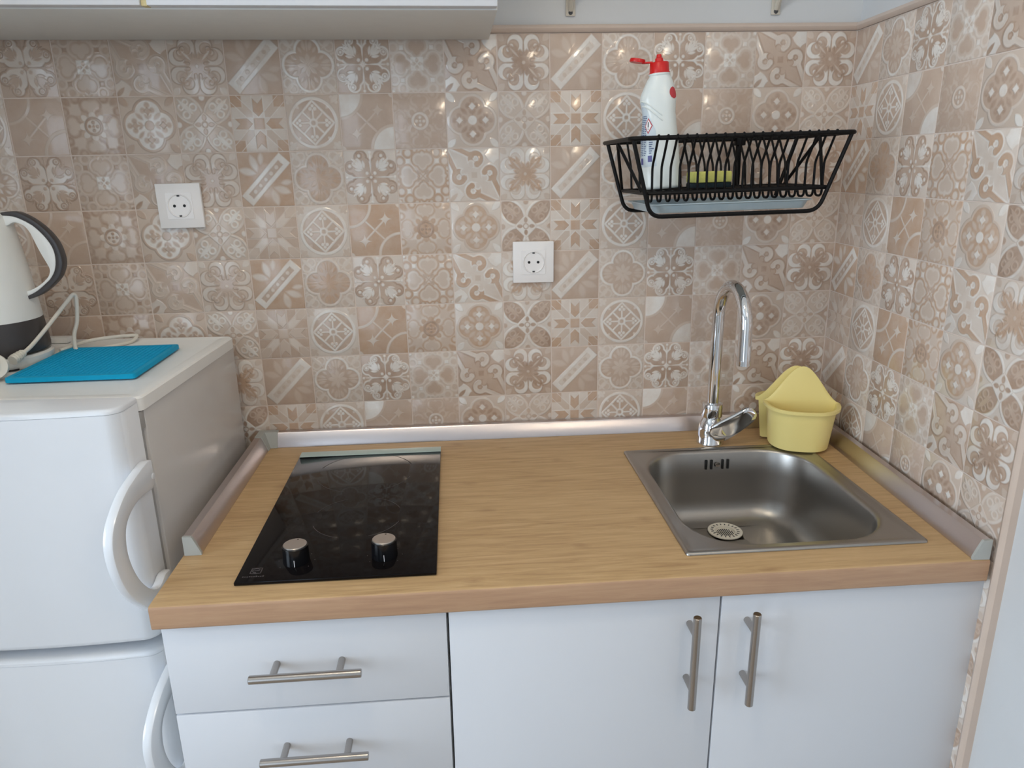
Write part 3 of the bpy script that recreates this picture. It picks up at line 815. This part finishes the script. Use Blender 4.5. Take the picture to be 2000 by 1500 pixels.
m.build('slots', 'shade_grey', st)

# ------------------------------------------------------------------ tap
fx, fy = -.2740, -.0985
tap = thing('tap', 'chrome swan-neck mixer tap behind the sink bowl', 'tap', (fx, fy, WT))
W().lathe((fx, fy, WT + .0002), [(.0275, 0), (.0275, .003), (.0258, .006), (.0252, .030), (.0236, .042), (.0180, .052), (.0155, .058)], 36).build('base', 'chrome', tap)
W().lathe((fx, fy, WT + .0565), [(.0175, 0), (.0203, .002), (.0208, .004), (.0208, .027), (.0200, .0295), (.0130, .0300)], 36).build('collar', 'chrome', tap)
R = .0685; zc = 1.139
pts = [(fx, fy, WT + .085), (fx, fy, zc)]
for k in range(1, 25):
    a = math.pi * k / 24; pts.append((fx, fy - R + R * math.cos(a), zc + R * math.sin(a)))
pts += [(fx, fy - 2 * R - .0015, zc - .03), (fx, fy - 2 * R - .003, 1.082)]
W().tube(pts, .0118, 20).build('spout', 'chrome', tap)
W().cyl((fx, fy - 2 * R - .003, 1.083), (fx, fy - 2 * R - .0032, 1.074), .0121, 24).build('aerator', 'chrome', tap)
# side lever: a short stem and a broad leaf-shaped blade
W().cyl((fx + .008, fy - .012, WT + .036), (fx + .020, fy - .034, WT + .040), .0135, 24, r2=.0125).build('lever_stem', 'chrome', tap)
outline = [(1387, 838), (1395, 829), (1430, 811), (1455, 798), (1465, 796), (1474, 802), (1477, 811), (1470, 822), (1445, 841), (1423, 855), (1408, 861), (1396, 859), (1388, 850)]
P2 = [at(x, y, 1, fy - .046 + (y - 796) * .00030) for x, y in outline]
loopv = spline(P2, 4, True)
cen = sum(loopv, Vector()) / len(loopv); nrm_ = Vector((.2, -.92, -.3)).normalized()
rg = [[cen + (p - cen) * k + nrm_ * h for p in loopv] for k, h in ((.86, -.004), (1.0, -.001), (1.0, .002), (.93, .0045), (.6, .0058), (.2, .0062))]
W().loft(rg).build('lever', 'chrome', tap, sharp=40)

# ------------------------------------------------------------------ yellow double caddy on the sink corner
cad = thing('sink_caddy', 'pale yellow plastic double caddy on the worktop in the tiled corner', 'sink caddy', (-.098, -.118, WT + .0045), (0, 0, -.27))
def dshape(hw, dep, n=28, nb=24):
    """D outline: round front towards -y, then the flat back on y = 0; hw half width; last value 0 front, 1 back"""
    out = []
    for i in range(n + 1):
        a = math.pi * i / n
        c, s_ = math.cos(a), math.sin(a)
        out.append((-hw * math.copysign(abs(c) ** .75, c), -dep * s_ ** .85, 0))
    for i in range(1, nb): out.append((hw - 2 * hw * i / nb, 0, 1))
    return out
def pocket(sign, off, dep, shift=0.0, h=.088, crest=.071):
    def ring(hw, d, zz, inset=0, top=None, lean=0.0):
        pts = []
        for x, y, back in dshape(hw, d):
            z_ = zz; yo = y - off - inset
            if top is not None and back:
                u = x / hw; up = (crest + top) * (math.cos(math.pi * u) * .5 + .5) ** .85
                z_ = zz + up; yo = yo + (off - .0012) * min(1, up / .07) * (1 if top >= 0 else 1)
            pts.append(Vector((x + shift, sign * yo, z_)))
        return pts
    rg = [ring(.054, dep - .012, .0), ring(.058, dep - .008, .002), ring(.067, dep - .001, h - .007), ring(.0735, dep + .005, h - .006, 0, -.004), ring(.0740, dep + .0055, h, 0, 0), ring(.0715, dep + .0025, h + .001, .0012, 0),
          ring(.0655, dep - .004, h - .001, .0024, -.003), ring(.0640, dep - .006, h - .020, .0024), ring(.057, dep - .011, .006, .0024)]
    return MB().loft(rg).build('pocket', 'yellow', cad, sharp=50)
pocket(1, .010, .070)
pocket(-1, .010, .048, -.012)
for sx in (-.035, .035):
    for sy in (-.045, .038): MB().lathe((sx, sy, -.0043), [(.004, 0), (.005, .0045)], 12).build('foot', 'yellow', cad)

# ------------------------------------------------------------------ dish rack on the wall
RX, RY, RZ, RTILT = -.309, -.1425, 1.4715, -.019
rack = thing('dish_rack', 'black wire dish rack hanging on the tiled wall above the tap', 'dish rack', (RX, RY, RZ), (0, RTILT, 0))
L, Dp, r0 = .1900, .1125, .0034
def wire(name, pts, r=r0, closed=False, n=8): return MB().tube(pts, r, n, closed).build(name, 'wire', rack)
wire('top_frame', fillet([(-L, -Dp, 0), (L, -Dp, 0), (L, Dp, 0), (-L, Dp, 0)], .012, 4, True), closed=True, r=.0038)
zf = -.088
wire('floor_frame', fillet([(-.160, -.0975, zf), (.160, -.0975, zf), (.160, .083, zf), (-.160, .083, zf)], .008, 3, True), closed=True, r=.0034)
for y in (-Dp + .004, Dp - .020):
    yb = y * .93
    wire('support_wire', fillet([(-.186, y, -.002), (-.1535, yb, -.1265), (.1400, yb, -.1265), (.184, y, -.002)], .020, 6), r=.0036)
for sx in (-1, 1):
    wire('end_brace', [(sx * .160, .083, zf), (sx * (L - .003), .006, -.002)], r=.0030)
    wire('end_brace', [(sx * .160, -.070, zf), (sx * (L - .003), .006, -.002)], r=.0030)
NW = 20
base_wire = None
for k in range(NW):
    x = -.1450 + k * .01585
    if base_wire is None:
        pts = fillet([(0, -Dp - .004, -.001), (0, -Dp, .0052), (0, -.088, -.031), (0, -.077, -.045), (0, -.077, -.103), (0, -.055, -.103), (0, -.050, zf), (0, .050, zf), (0, .068, zf),
                      (0, .074, -.045), (0, .086, -.031), (0, Dp, .0052), (0, Dp + .003, -.001)], .010, 4)
        base_wire = MB().tube(pts, .0021, 7).build('plate_wire', 'wire', rack); o = base_wire
    else:
        o = base_wire.copy(); COL.objects.link(o); o.parent = rack
    o.location = (x, 0, 0)
for sx in (-.077, .077):
    m = MB().box((sx - .005, Dp - .004, -.100), (sx + .005, Dp + .004, .008), .0015)
    m.box((sx - .009, Dp - .014, -.012), (sx + .009, Dp + .004, .008), .002)
    m.build('wall_hook', 'wire', rack)
wire('back_rail', [(-.12, Dp - .010, -.093), (.085, Dp - .010, -.093)], r=.003)
def rz(x, dz=0): return RZ + dz - RTILT * (x - RX) * 1.0

# drip tray lying on the lower wires
trx = RX - .0055
tray = thing('drip_tray', 'shallow pale grey drip tray hanging under the black dish rack', 'tray', (trx, RY - .008, rz(trx, -.1227)), (0, RTILT, 0))
rg = []
for hx, hy, r, zz in ((.128, .072, .012, 0), (.134, .078, .014, .001), (.1385, .0845, .016, .013), (.144, .088, .016, .0145), (.144, .088, .016, .0160), (.137, .083, .015, .0155), (.131, .076, .013, .003), (.120, .066, .012, .0022)):
    rg.append(rrect(0, 0, hx, hy, r, zz, 5))
MB().loft(rg).build('tray', 'tray', tray)
m = MB()
for k in range(9): m.box((-.115, -.058 + k * .0145, .0022), (.115, -.055 + k * .0145, .0042), .0008, 1)
m.build('ribs', 'tray', tray)

# bottle standing in the rack
bx, by = -.4135, -.140
bz = rz(bx, zf + .0040)
bot_ = thing('cleaner_bottle', 'white cleaner bottle with open red flip cap in the black dish rack', 'bottle', (bx, by, bz), (0, -.072, -.25))
SEC = [(0, -.000, .031, .021), (.003, 0, .0345, .024), (.05, -.001, .0345, .024), (.085, -.001, .0325, .0235), (.110, -.0005, .0300, .023), (.128, -.0005, .0285, .0225), (.142, -.001, .0300, .0225),
       (.152, -.0015, .0318, .0225), (.162, -.001, .0300, .0215), (.176, .001, .0250, .0195), (.186, .002, .0205, .0175), (.1895, .0022, .0175, .0165), (.195, .0022, .0170, .0160)]
def sec(z):
    for a, b in zip(SEC, SEC[1:]):
        if z <= b[0]:
            k = (z - a[0]) / (b[0] - a[0]); k = k * k * (3 - 2 * k) if False else k
            return [a[i] + (b[i] - a[i]) * k for i in (1, 2, 3)]
    return SEC[-1][1:]
def bsurf(a, z, off=0.0):
    c, rx_, ry_ = sec(z); ca, sa = math.cos(a), math.sin(a)
    e = .82
    return Vector((c + (rx_ + off) * math.copysign(abs(ca) ** e, ca), (ry_ + off) * math.copysign(abs(sa) ** e, sa), z))
zs = [0, .0015, .003] + [.003 + .192 * i / 60 for i in range(1, 61)]
MB().loft([[bsurf(2 * math.pi * i / 48, z) for i in range(48)] for z in zs]).build('body', 'bottle', bot_, sharp=60)
def patch(name, mat, a0, a1, z0, z1, off, shape=None, n=10, mz=10, parent=bot_):
    """a printed area wrapped on the bottle; shape(u, v) -> (u, v) warps the unit square"""
    m = MB(); vs = []
    for j in range(mz + 1):
        for i in range(n + 1):
            u, v = i / n, j / mz
            if shape: u, v = shape(u, v)
            vs.append(bsurf(a0 + (a1 - a0) * u, z0 + (z1 - z0) * v, off))
    fs = [(j * (n + 1) + i, j * (n + 1) + i + 1, (j + 1) * (n + 1) + i + 1, (j + 1) * (n + 1) + i) for j in range(mz) for i in range(n)]
    return m.add(vs, fs, True).build(name, mat, parent)
A = math.radians
lab = patch('label', 'label', A(182), A(262), .040, .148, .0004, lambda u, v: (u * (1 - .55 * max(0, v - .55) / .45), v), 14, 24)
m = MB()
def strip(m, a0, a1, z0, z1, off=.0007, n=4):
    vs = []
    for i in range(n + 1):
        a = a0 + (a1 - a0) * i / n; vs += [bsurf(a, z0, off), bsurf(a, z1, off)]
    m.add(vs, [(2 * i, 2 * i + 2, 2 * i + 3, 2 * i + 1) for i in range(n)], True)
for k in range(22):
    z = .059 + k * .0031
    for a0, a1 in ((193, 205), (207, 217), (219, 226 + (k % 3) * 2)): strip(m, A(a0), A(a1 - random.uniform(0, 2)), z, z + .0015)
for k in range(7):
    z = .062 + k * .0036; strip(m, A(240), A(252 + random.uniform(-4, 4)), z, z + .0018)
m.build('fine_print', 'ink', lab)
m = MB(); strip(m, A(200), A(215), .044, .055); strip(m, A(236), A(250), .048, .0585); m.build('print_block', 'ink_violet', lab)
dm = lambda ac, zc, ha, hz, off, nm, mat: patch(nm, mat, ac - ha, ac + ha, zc - hz, zc + hz, off, lambda u, v: ((u - .5) * (1 - abs(2 * v - 1)) + .5, v), 6, 8, lab)
dm(A(236), .1085, A(16), .0135, .0008, 'hazard_frame', 'ink_red'); dm(A(236), .1085, A(12.6), .0106, .0011, 'hazard_field', 'label_white')
m = MB(); strip(m, A(234.2), A(237.8), .1060, .1150, .0014); strip(m, A(234.4), A(237.6), .1025, .1042, .0014); m.build('hazard_sign', 'ink_dark', lab)
lg = patch('logo', 'ink_red', A(304), A(346), .150, .170, .0005, lambda u, v: (.5 + (u - .5) * math.sqrt(max(0.0, 1 - (2 * v - 1) ** 2)), v), 8, 10)
# the moulded grip lines of the shoulder
for k in range(2):
    pts = [bsurf(A(205 + i * 9), .150 - k * .008 - (i / 8) ** 2 * .026, .0004) for i in range(9)]
    MB().tube(pts, .0013, 6).build('grip_rib', 'bottle', bot_)
cc = (.0022, 0, .194)
cap = MB().lathe(cc, [(.0182, 0), (.0182, .0015), (.0170, .002), (.0163, .0165), (.0150, .0182), (.0075, .0185), (.0068, .0245), (.0048, .026), (.0040, .031), (.001, .0315)], 32).build('cap', 'red', bot_)
m = MB().box((-.003, -.005, .0), (.016, .005, .0028), .001, 2, Matrix.Translation((cc[0] - .0270, 0, cc[2] + .0185)) @ Matrix.Rotation(.05, 4, 'Y'))
tm = Matrix.Translation((cc[0] - .0375, 0, cc[2] + .0215)) @ Matrix.Rotation(.22, 4, 'Y')
lid = MB().lathe((0, 0, 0), [(.0135, 0), (.0140, .002), (.0130, .0060), (.0118, .0060), (.0112, .0018), (.0040, .0016), (.0036, .0070), (.001, .0070)], 28)
m.add([tm @ v for v in lid.v], lid.f, True); m.build('flip_lid', 'red', cap)
MB().lathe((cc[0], 0, cc[2] - .003), [(.0186, 0), (.0188, .0022), (.0182, .0030)], 32).build('neck_ring', 'bottle', bot_)

# sponge beside the bottle
sx, sy = -.3345, -.165
sp = thing('sponge', 'yellow kitchen sponge with dark scouring side in the black dish rack', 'sponge', (sx, sy, rz(sx, zf + .0040)), (0, RTILT, .05))
MB().box((-.0335, -.024, 0), (.0335, .024, .0085), .002, 2).build('scourer', 'scour', sp)
MB().box((-.0335, -.024, .0087), (.0335, .024, .0275), .003, 2).build('foam', 'sponge', sp)

# ------------------------------------------------------------------ wall sockets
def socket(cx, cz, label, roll):
    o = thing('wall_socket', label, 'socket', (cx, -.0004, cz), (0, roll, 0), 'wall sockets')
    MB().box((-.0415, -.0095, -.0415), (.0415, 0, .0415), .0018).build('frame', 'socket', o)
    ins = MB().loft([rrect(0, 0, .0243, .0243, .002, 0, 3), rrect(0, 0, .0243, .0243, .002, 1, 3)], True, True)
    ins.v = [Vector((v.x, -.0095 - v.z * .0012, v.y)) for v in ins.v]
    pl = ins.build('insert', 'socket', o)
    MB().lathe((0, -.0109, 0), [(.0222, 0), (.0215, -.0014), (.0205, -.0014), (.0196, .0), (.0190, .0010)], 40, axis='y', cap0=False).build('rim', 'socket', pl)
    for k in (-1, 1):
        MB().lathe((k * .0092, -.0107, 0), [(.0027, 0), (.0027, -.0005)], 14, axis='y').build('pin_hole', 'black', pl)
        m = MB().box((-.0024, -.0120, k * .0195 - .0022), (.0024, -.0106, k * .0195 + .0022), .0004)
        m.build('earth_clip', 'shade_grey', pl)
socket(-1.3115, 1.3640, 'white wall socket on the tiles above the fridge', -.008)
socket(-.6335, 1.2415, 'white wall socket on the tiles above the middle of the worktop', .002)

# ------------------------------------------------------------------ fridge
FR = thing('fridge', 'white two-door fridge freezer with bow handles beside the worktop', 'fridge', (-1.2375, -.0340, 0), (0, 0, -.052))
FW, FT = .500, 1.1125
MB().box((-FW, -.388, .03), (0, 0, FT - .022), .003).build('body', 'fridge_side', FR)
m = MB()
m.loft([rrect(-FW / 2, -.199, FW / 2 + .002, .201, .012, FT - .0215, 5), rrect(-FW / 2, -.199, FW / 2 + .002, .201, .012, FT - .003, 5), rrect(-FW / 2, -.199, FW / 2 - .001, .198, .010, FT, 5),
        rrect(-FW / 2, -.199, FW / 2 - .018, .183, .008, FT, 5), rrect(-FW / 2, -.199, FW / 2 - .021, .180, .007, FT - .0022, 5)], True, True)
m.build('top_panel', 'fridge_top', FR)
MB().box((-.36, .0 - .030, FT - .001), (-.305, -.008, FT + .010), .002).build('rear_spacer', 'fridge_top', FR)
MB().box((-.015, -.412, FT - .050), (-.002, -.386, FT - .023), .001).build('hinge', 'gasket', FR)
def door(z0, z1, name):
    """bowed front, rounded side edges"""
    yb, yf = -.404, -.462
    pts = [(-FW, yb), (-.001, yb)]
    r = .024
    for i in range(0, 10):
        a = math.pi / 2 * i / 9; pts.append((-.001 - r + r * math.cos(a), yf + r - r * math.sin(a)))
    for i in range(1, 16):
        x = -.001 - r - (FW - 2 * r) * i / 16; u = (x + FW / 2) / (FW / 2); pts.append((x, yf - .020 * (1 - u * u) - 0.0 + .020 * (1 - ((-.001 - r + FW / 2) / (FW / 2)) ** 2)))
    for i in range(0, 10):
        a = math.pi / 2 * (9 - i) / 9; pts.append((-FW + r - r * math.cos(a), yf + r - r * math.sin(a)))
    def ring(k, z, b=0):
        return [Vector((-FW / 2 + (x + FW / 2) * (1 - k / (FW / 2)), yb + (y - yb) * (1 - b), z)) for x, y in pts]
    rg = [ring(.004, z0, .10), ring(.001, z0 + .003, .03), ring(0, z0 + .010, 0), ring(0, z1 - .0085, 0), ring(.001, z1 - .0078, .02)]
    d = MB().loft(rg).build(name, 'fridge', FR, sharp=60)
    MB().loft([ring(-.0003, z1 - .0077, -.008), ring(-.0003, z1 - .003, -.008), ring(.001, z1 - .0008, .03), ring(.004, z1, .10)]).build('top_cap', 'fridge', d, sharp=50)
    MB().box((-FW + .006, -.4042, z0 + .012), (-.006, -.3875, z1 - .012)).build('gasket', 'gasket', d)
    return d
d1 = door(.7430, FT + .002, 'door')
d2 = door(.1300, .7260, 'door')
outer = [(-.4170, 1.0220), (-.4320, 1.0240), (-.4690, 1.0170), (-.5000, 1.0080), (-.5290, .9910), (-.5480, .9720), (-.5560, .9440), (-.5500, .9050), (-.5330, .8680), (-.5080, .8370), (-.4850, .8140), (-.4500, .8010), (-.4220, .8000), (-.4150, .8080)]
inner = [(-.4160, .8400), (-.4320, .8420), (-.4480, .8350), (-.4620, .8360), (-.4840, .8510), (-.5050, .8790), (-.5180, .9120), (-.5200, .9400), (-.5120, .9640), (-.4900, .9780), (-.4600, .9830), (-.4300, .9800), (-.4160, .9840)]
def bow(parent, dz):
    o2 = [(p.x, p.y) for p in spline([(a, b, 0) for a, b in outer], 4)] + [(p.x, p.y) for p in spline([(a, b, 0) for a, b in inner], 4)]
    h = MB().prism(o2, lambda y, z: Vector((-.0005, y, z + dz)), lambda y, z: Vector((.0135, y, z + dz)), .003, 2).build('handle', 'fridge', parent)
    for z in (.998, .820): MB().lathe((.0132, -.4215, z + dz), [(.005, 0), (.0045, .0012), (.001, .0016)], 16, axis='x').build('screw_cover', 'fridge', h)
bow(d1, 0)
bow(d2, -.3250)

# blue trivet on the fridge
mat_ = thing('trivet', 'blue ribbed silicone trivet lying on the fridge', 'trivet', (-1.4035, -.2290, FT + .0003), (0, 0, .010))
mz = .0080
MB().loft([rrect(0, 0, .0975, .1015, .006, 0, 4), rrect(0, 0, .0985, .1025, .006, .0006, 4), rrect(0, 0, .0985, .1025, .006, mz - .0006, 4), rrect(0, 0, .0978, .1018, .006, mz, 4), rrect(0, 0, .0900, .0940, .005, mz, 4), rrect(0, 0, .0895, .0935, .005, mz - .0022, 4)]).build('base', 'blue', mat_)
m = MB()                                     # fine wavy ribs inside the border
for j in range(-19, 20):
    yy = j * .00475; N = 44
    ctr_ = [Vector((-.089 + .178 * i / N, yy + (.0011 if i % 2 else -.0011), 0)) for i in range(N + 1)]
    vs = []
    for p in ctr_: vs += [p + Vector((0, -.0013, mz - .0022)), p + Vector((0, -.0006, mz - .0003)), p + Vector((0, .0006, mz - .0003)), p + Vector((0, .0013, mz - .0022))]
    m.add(vs, [(4 * i + k, 4 * i + 4 + k, 4 * i + 5 + k, 4 * i + 1 + k) for i in range(N) for k in range(3)])
rb = m.build('ribs', 'blue', mat_); rb['kind'] = 'stuff'

# kettle, its base, cord and plug
kx, ky = -1.5850, -.1930
kz = FT + .0004 - .0018
kb = thing('kettle_stand', 'white round kettle power stand with cord and plug on the fridge', 'kettle stand', (kx, ky, kz))
MB().lathe((0, 0, 0), [(.076, 0), (.080, .003), (.0825, .010), (.0825, .018), (.079, .0215), (.030, .0220)], 48).build('plate', 'kettle_white', kb)
for k in (-62, -20, 200): MB().add([Vector((.0832 * math.cos(A(k + i * 5)), .0832 * math.sin(A(k + i * 5)), z)) for i in range(5) for z in (.0012, .0042)], [(2 * i, 2 * i + 2, 2 * i + 3, 2 * i + 1) for i in range(4)]).build('vent_slot', 'black', kb)
z1 = kz + .0038
def reorder():
    # the cord: base, wide loop to the right, back, then up to the bend and down to the plug
    return [(-1.5060, -.1500, z1 + .006), (-1.4850, -.1000, z1 + .010), (-1.4500, -.0780, z1 + .012), (-1.4200, -.0500, z1 + .009), (-1.4150, -.0440, z1 + .006), (-1.4180, -.0600, z1), (-1.4300, -.0880, z1), (-1.4550, -.1180, z1), (-1.4760, -.1350, z1), (-1.4850, -.1370, z1 + .006), (-1.4865, -.1300, z1 + .030), (-1.4800, -.1240, 1.170), (-1.4755, -.1220, 1.2080), (-1.4770, -.1260, 1.2175), (-1.4830, -.1360, 1.2090), (-1.4990, -.1800, 1.1750), (-1.5080, -.2280, 1.1490), (-1.5115, -.2500, 1.1415)]
W().tube(spline(reorder(), 8), .0034, 10).build('cord', 'cord', kb)
pa, pb = Vector((-1.5112, -.2480, 1.1420)), Vector((-1.5200, -.2880, 1.1305))
m = W().cyl(pa, pa + (pb - pa) * .62, .0052, 16, r2=.0082)
for k in range(4):
    p = pa + (pb - pa) * (.08 + k * .13); q = p + (pb - pa).normalized() * .0022; m.cyl(p, q, .0070 + k * .0006, 16)
plug = m.build('plug', 'cord', kb)
ctr = Vector((-1.5270, -.3060, 1.1335)); ax = Vector((.45, -.86, .24)).normalized()
u_ = ax.orthogonal().normalized(); w_ = ax.cross(u_)
def disc(r, h): return [ctr + ax * h + (u_ * math.cos(2 * math.pi * i / 28) + w_ * math.sin(2 * math.pi * i / 28)) * r for i in range(28)]
W().loft([disc(.014, -.020), disc(.0195, -.015), disc(.0205, 0), disc(.0205, .010), disc(.0195, .012)]).build('plug_body', 'cord', kb)
m = W()
for k in (-1, 1): m.cyl(ctr + ax * .009 + u_ * .0095 * k, ctr + ax * .028 + u_ * .0095 * k, .0024, 14)
m.build('plug_pins', 'pin', kb)

kt = thing('kettle', 'white electric kettle with dark band and curved handle on the fridge', 'kettle', (kx, ky, kz + .0225))
kh = kz + .0225
MB().lathe((0, 0, 0), [(.074, 0), (.0795, .003), (.0800, .010), (.0770, .048), (.0762, .056)], 56).build('dark_band', 'kettle_dark', kt)
MB().lathe((0, 0, .0562), [(.0762, 0), (.0755, .01), (.0700, .075), (.0630, .135), (.0585, .172), (.056, .176), (.030, .181), (.004, .183)], 56).build('body', 'kettle_white', kt)
def kxz(px, py):
    p = at(px, py, 1, ky); return (p.x - kx, p.z - kh)
go = [(0, 416), (22, 412.5), (40, 415), (60, 424), (80, 437), (100, 455), (115, 475), (124, 497), (127, 516), (122, 536), (114, 548), (100, 562), (80, 576), (51, 587)]
gi_ = [(48, 582), (75, 569), (95, 552), (105, 541), (112, 525), (113, 505), (108, 485), (95, 465), (75, 445), (55, 432), (30, 422), (0, 420)]
hi_ = [(-6, 440), (16, 441), (32, 434), (50, 440), (62, 453), (72, 472), (82, 491), (92, 508), (100, 522), (101, 531), (97, 541), (85, 553), (65, 565), (30, 573)]
def band(a, b, hw, name, mat, parent, bev):
    poly = [(p.x, p.z) for p in spline([(kxz(*q)[0], 0, kxz(*q)[1]) for q in a], 4)] + [(p.x, p.z) for p in spline([(kxz(*q)[0], 0, kxz(*q)[1]) for q in b], 4)]
    return MB().prism(poly, lambda x, z: Vector((x, -hw, z)), lambda x, z: Vector((x, hw, z)), bev, 2).build(name, mat, parent)
hd = band(list(reversed(gi_)), list(reversed(hi_)), .0075, 'handle', 'kettle_white', kt, .0015)
band(go, gi_, .0085, 'grip', 'kettle_dark', hd, .0012)

# ------------------------------------------------------------------ wall cabinet and shelf brackets
UX0, UX1, UZ, UD = -1.795, -.7150, 1.6535, -.268
uc = thing('wall_cabinet', 'white wall cabinet hanging above the fridge and hob', 'cabinet', ((UX0 + UX1) / 2, -.15, UZ))
m = W().box((UX0, UD, UZ), (UX1, -.0085, UZ + .018), .001)
m.box((UX0, UD, UZ + .018), (UX0 + .018, -.0085, UZ + .70)); m.box((UX1 - .018, UD, UZ + .018), (UX1, -.0085, UZ + .70)); m.box((UX0, UD, UZ + .70), (UX1, -.0085, UZ + .718))
m.box((UX0 + .018, -.0145, UZ + .018), (UX1 - .018, -.0085, UZ + .70))
m.build('carcass', 'cab_under', uc)
for x0, x1 in ((UX0 + .001, -1.2300), (-1.2205, UX1 - .001)):
    d = W().box((x0, UD - .0195, UZ + .002), (x1, UD - .0015, UZ + .716), .0012).build('door', 'cab_white', uc)
W().box((-1.2296, UD - .0150, UZ + .002), (-1.2210, UD - .0005, UZ + .716), .0005).build('edge_strip', 'cab_edge', uc)

def bracket(x, z, label):
    o = thing('shelf_bracket', label, 'bracket', (x, .0085 - TILT * 0, z), (0, 0, 0), 'shelf brackets')
    MB().box((-.009, -.0035, 0), (.009, .0, .19), .0015).build('wall_leg', 'bracket', o)
    MB().box((-.009, -.200, .187), (.009, .0, .1905), .0015).build('shelf_arm', 'bracket', o)
    pts = fillet([(0, -.003, .010), (0, -.030, .045), (0, -.120, .150), (0, -.175, .186)], .06, 6)
    MB().tube(pts, .0052, 10).build('brace', 'bracket', o)
    MB().lathe((0, -.0035, .006), [(.0042, 0), (.0036, -.0016), (.001, -.002)], 14, axis='y').build('screw', 'shade_grey', o)
bracket(-.5600, 1.6960, 'cream metal shelf bracket on the white wall next to the wall cabinet')
bracket(-.1640, 1.6990, 'cream metal shelf bracket on the white wall near the tiled corner')

# ------------------------------------------------------------------ lamp on the right wall beside the viewer, with warm bulbs
lamp = thing('wall_lamp', 'wall lamp with three warm bulbs on the right wall beside the viewer', 'lamp', (-.0985, -1.75, 1.98))
MB().lathe((-.012, 0, 0), [(.05, 0), (.055, .024)], 32, axis='x').build('wall_plate', 'window_white', lamp)
for k in range(3):
    ey, ez = (k - 1) * .16, .02 * abs(k - 1)
    MB().tube(fillet([(-.01, 0, 0), (-.09, ey * .6, .0), (-.13, ey, .05 + ez)], .05), .007, 10).build('arm', 'steel', lamp)
    MB().lathe((-.13, ey, .05 + ez), [(.014, 0), (.022, .018), (.030, .043), (.022, .066), (.006, .078)], 20).build('bulb', 'bulb', lamp)
    l = bpy.data.lights.new('bulb_light', 'POINT'); l.energy = 1.0; l.color = (1, .84, .66); l.shadow_soft_size = .03
    lo = bpy.data.objects.new('bulb_light', l); COL.objects.link(lo); lo.parent = lamp; lo.location = (-.175, ey, .05 + ez)

# unseen round ceiling light, added to warm the worktop from above
cl = thing('added_ceiling_light', 'added round warm ceiling light, unseen above the viewer', 'lamp', (-1.05, -1.25, ROOM_H))
MB().lathe((0, 0, -.03), [(.16, 0), (.165, .03)], 40).build('rim', 'window_white', cl)
m_, t_, b_ = new_mat('added_warm_diffuser'); b_.inputs['Emission Color'].default_value = (1, .86, .66, 1); b_.inputs['Emission Strength'].default_value = 4
MB().lathe((0, 0, -.034), [(.002, -.038), (.07, -.030), (.12, -.014), (.15, .003)], 40, cap1=False).build('added_diffuser', m_, cl)
l = bpy.data.lights.new('ceiling_fill', 'AREA'); l.shape = 'DISK'; l.size = .30; l.energy = 4; l.color = (1, .86, .66)
lo = bpy.data.objects.new('ceiling_fill', l); COL.objects.link(lo); lo.parent = cl; lo.location = (0, 0, -.080)
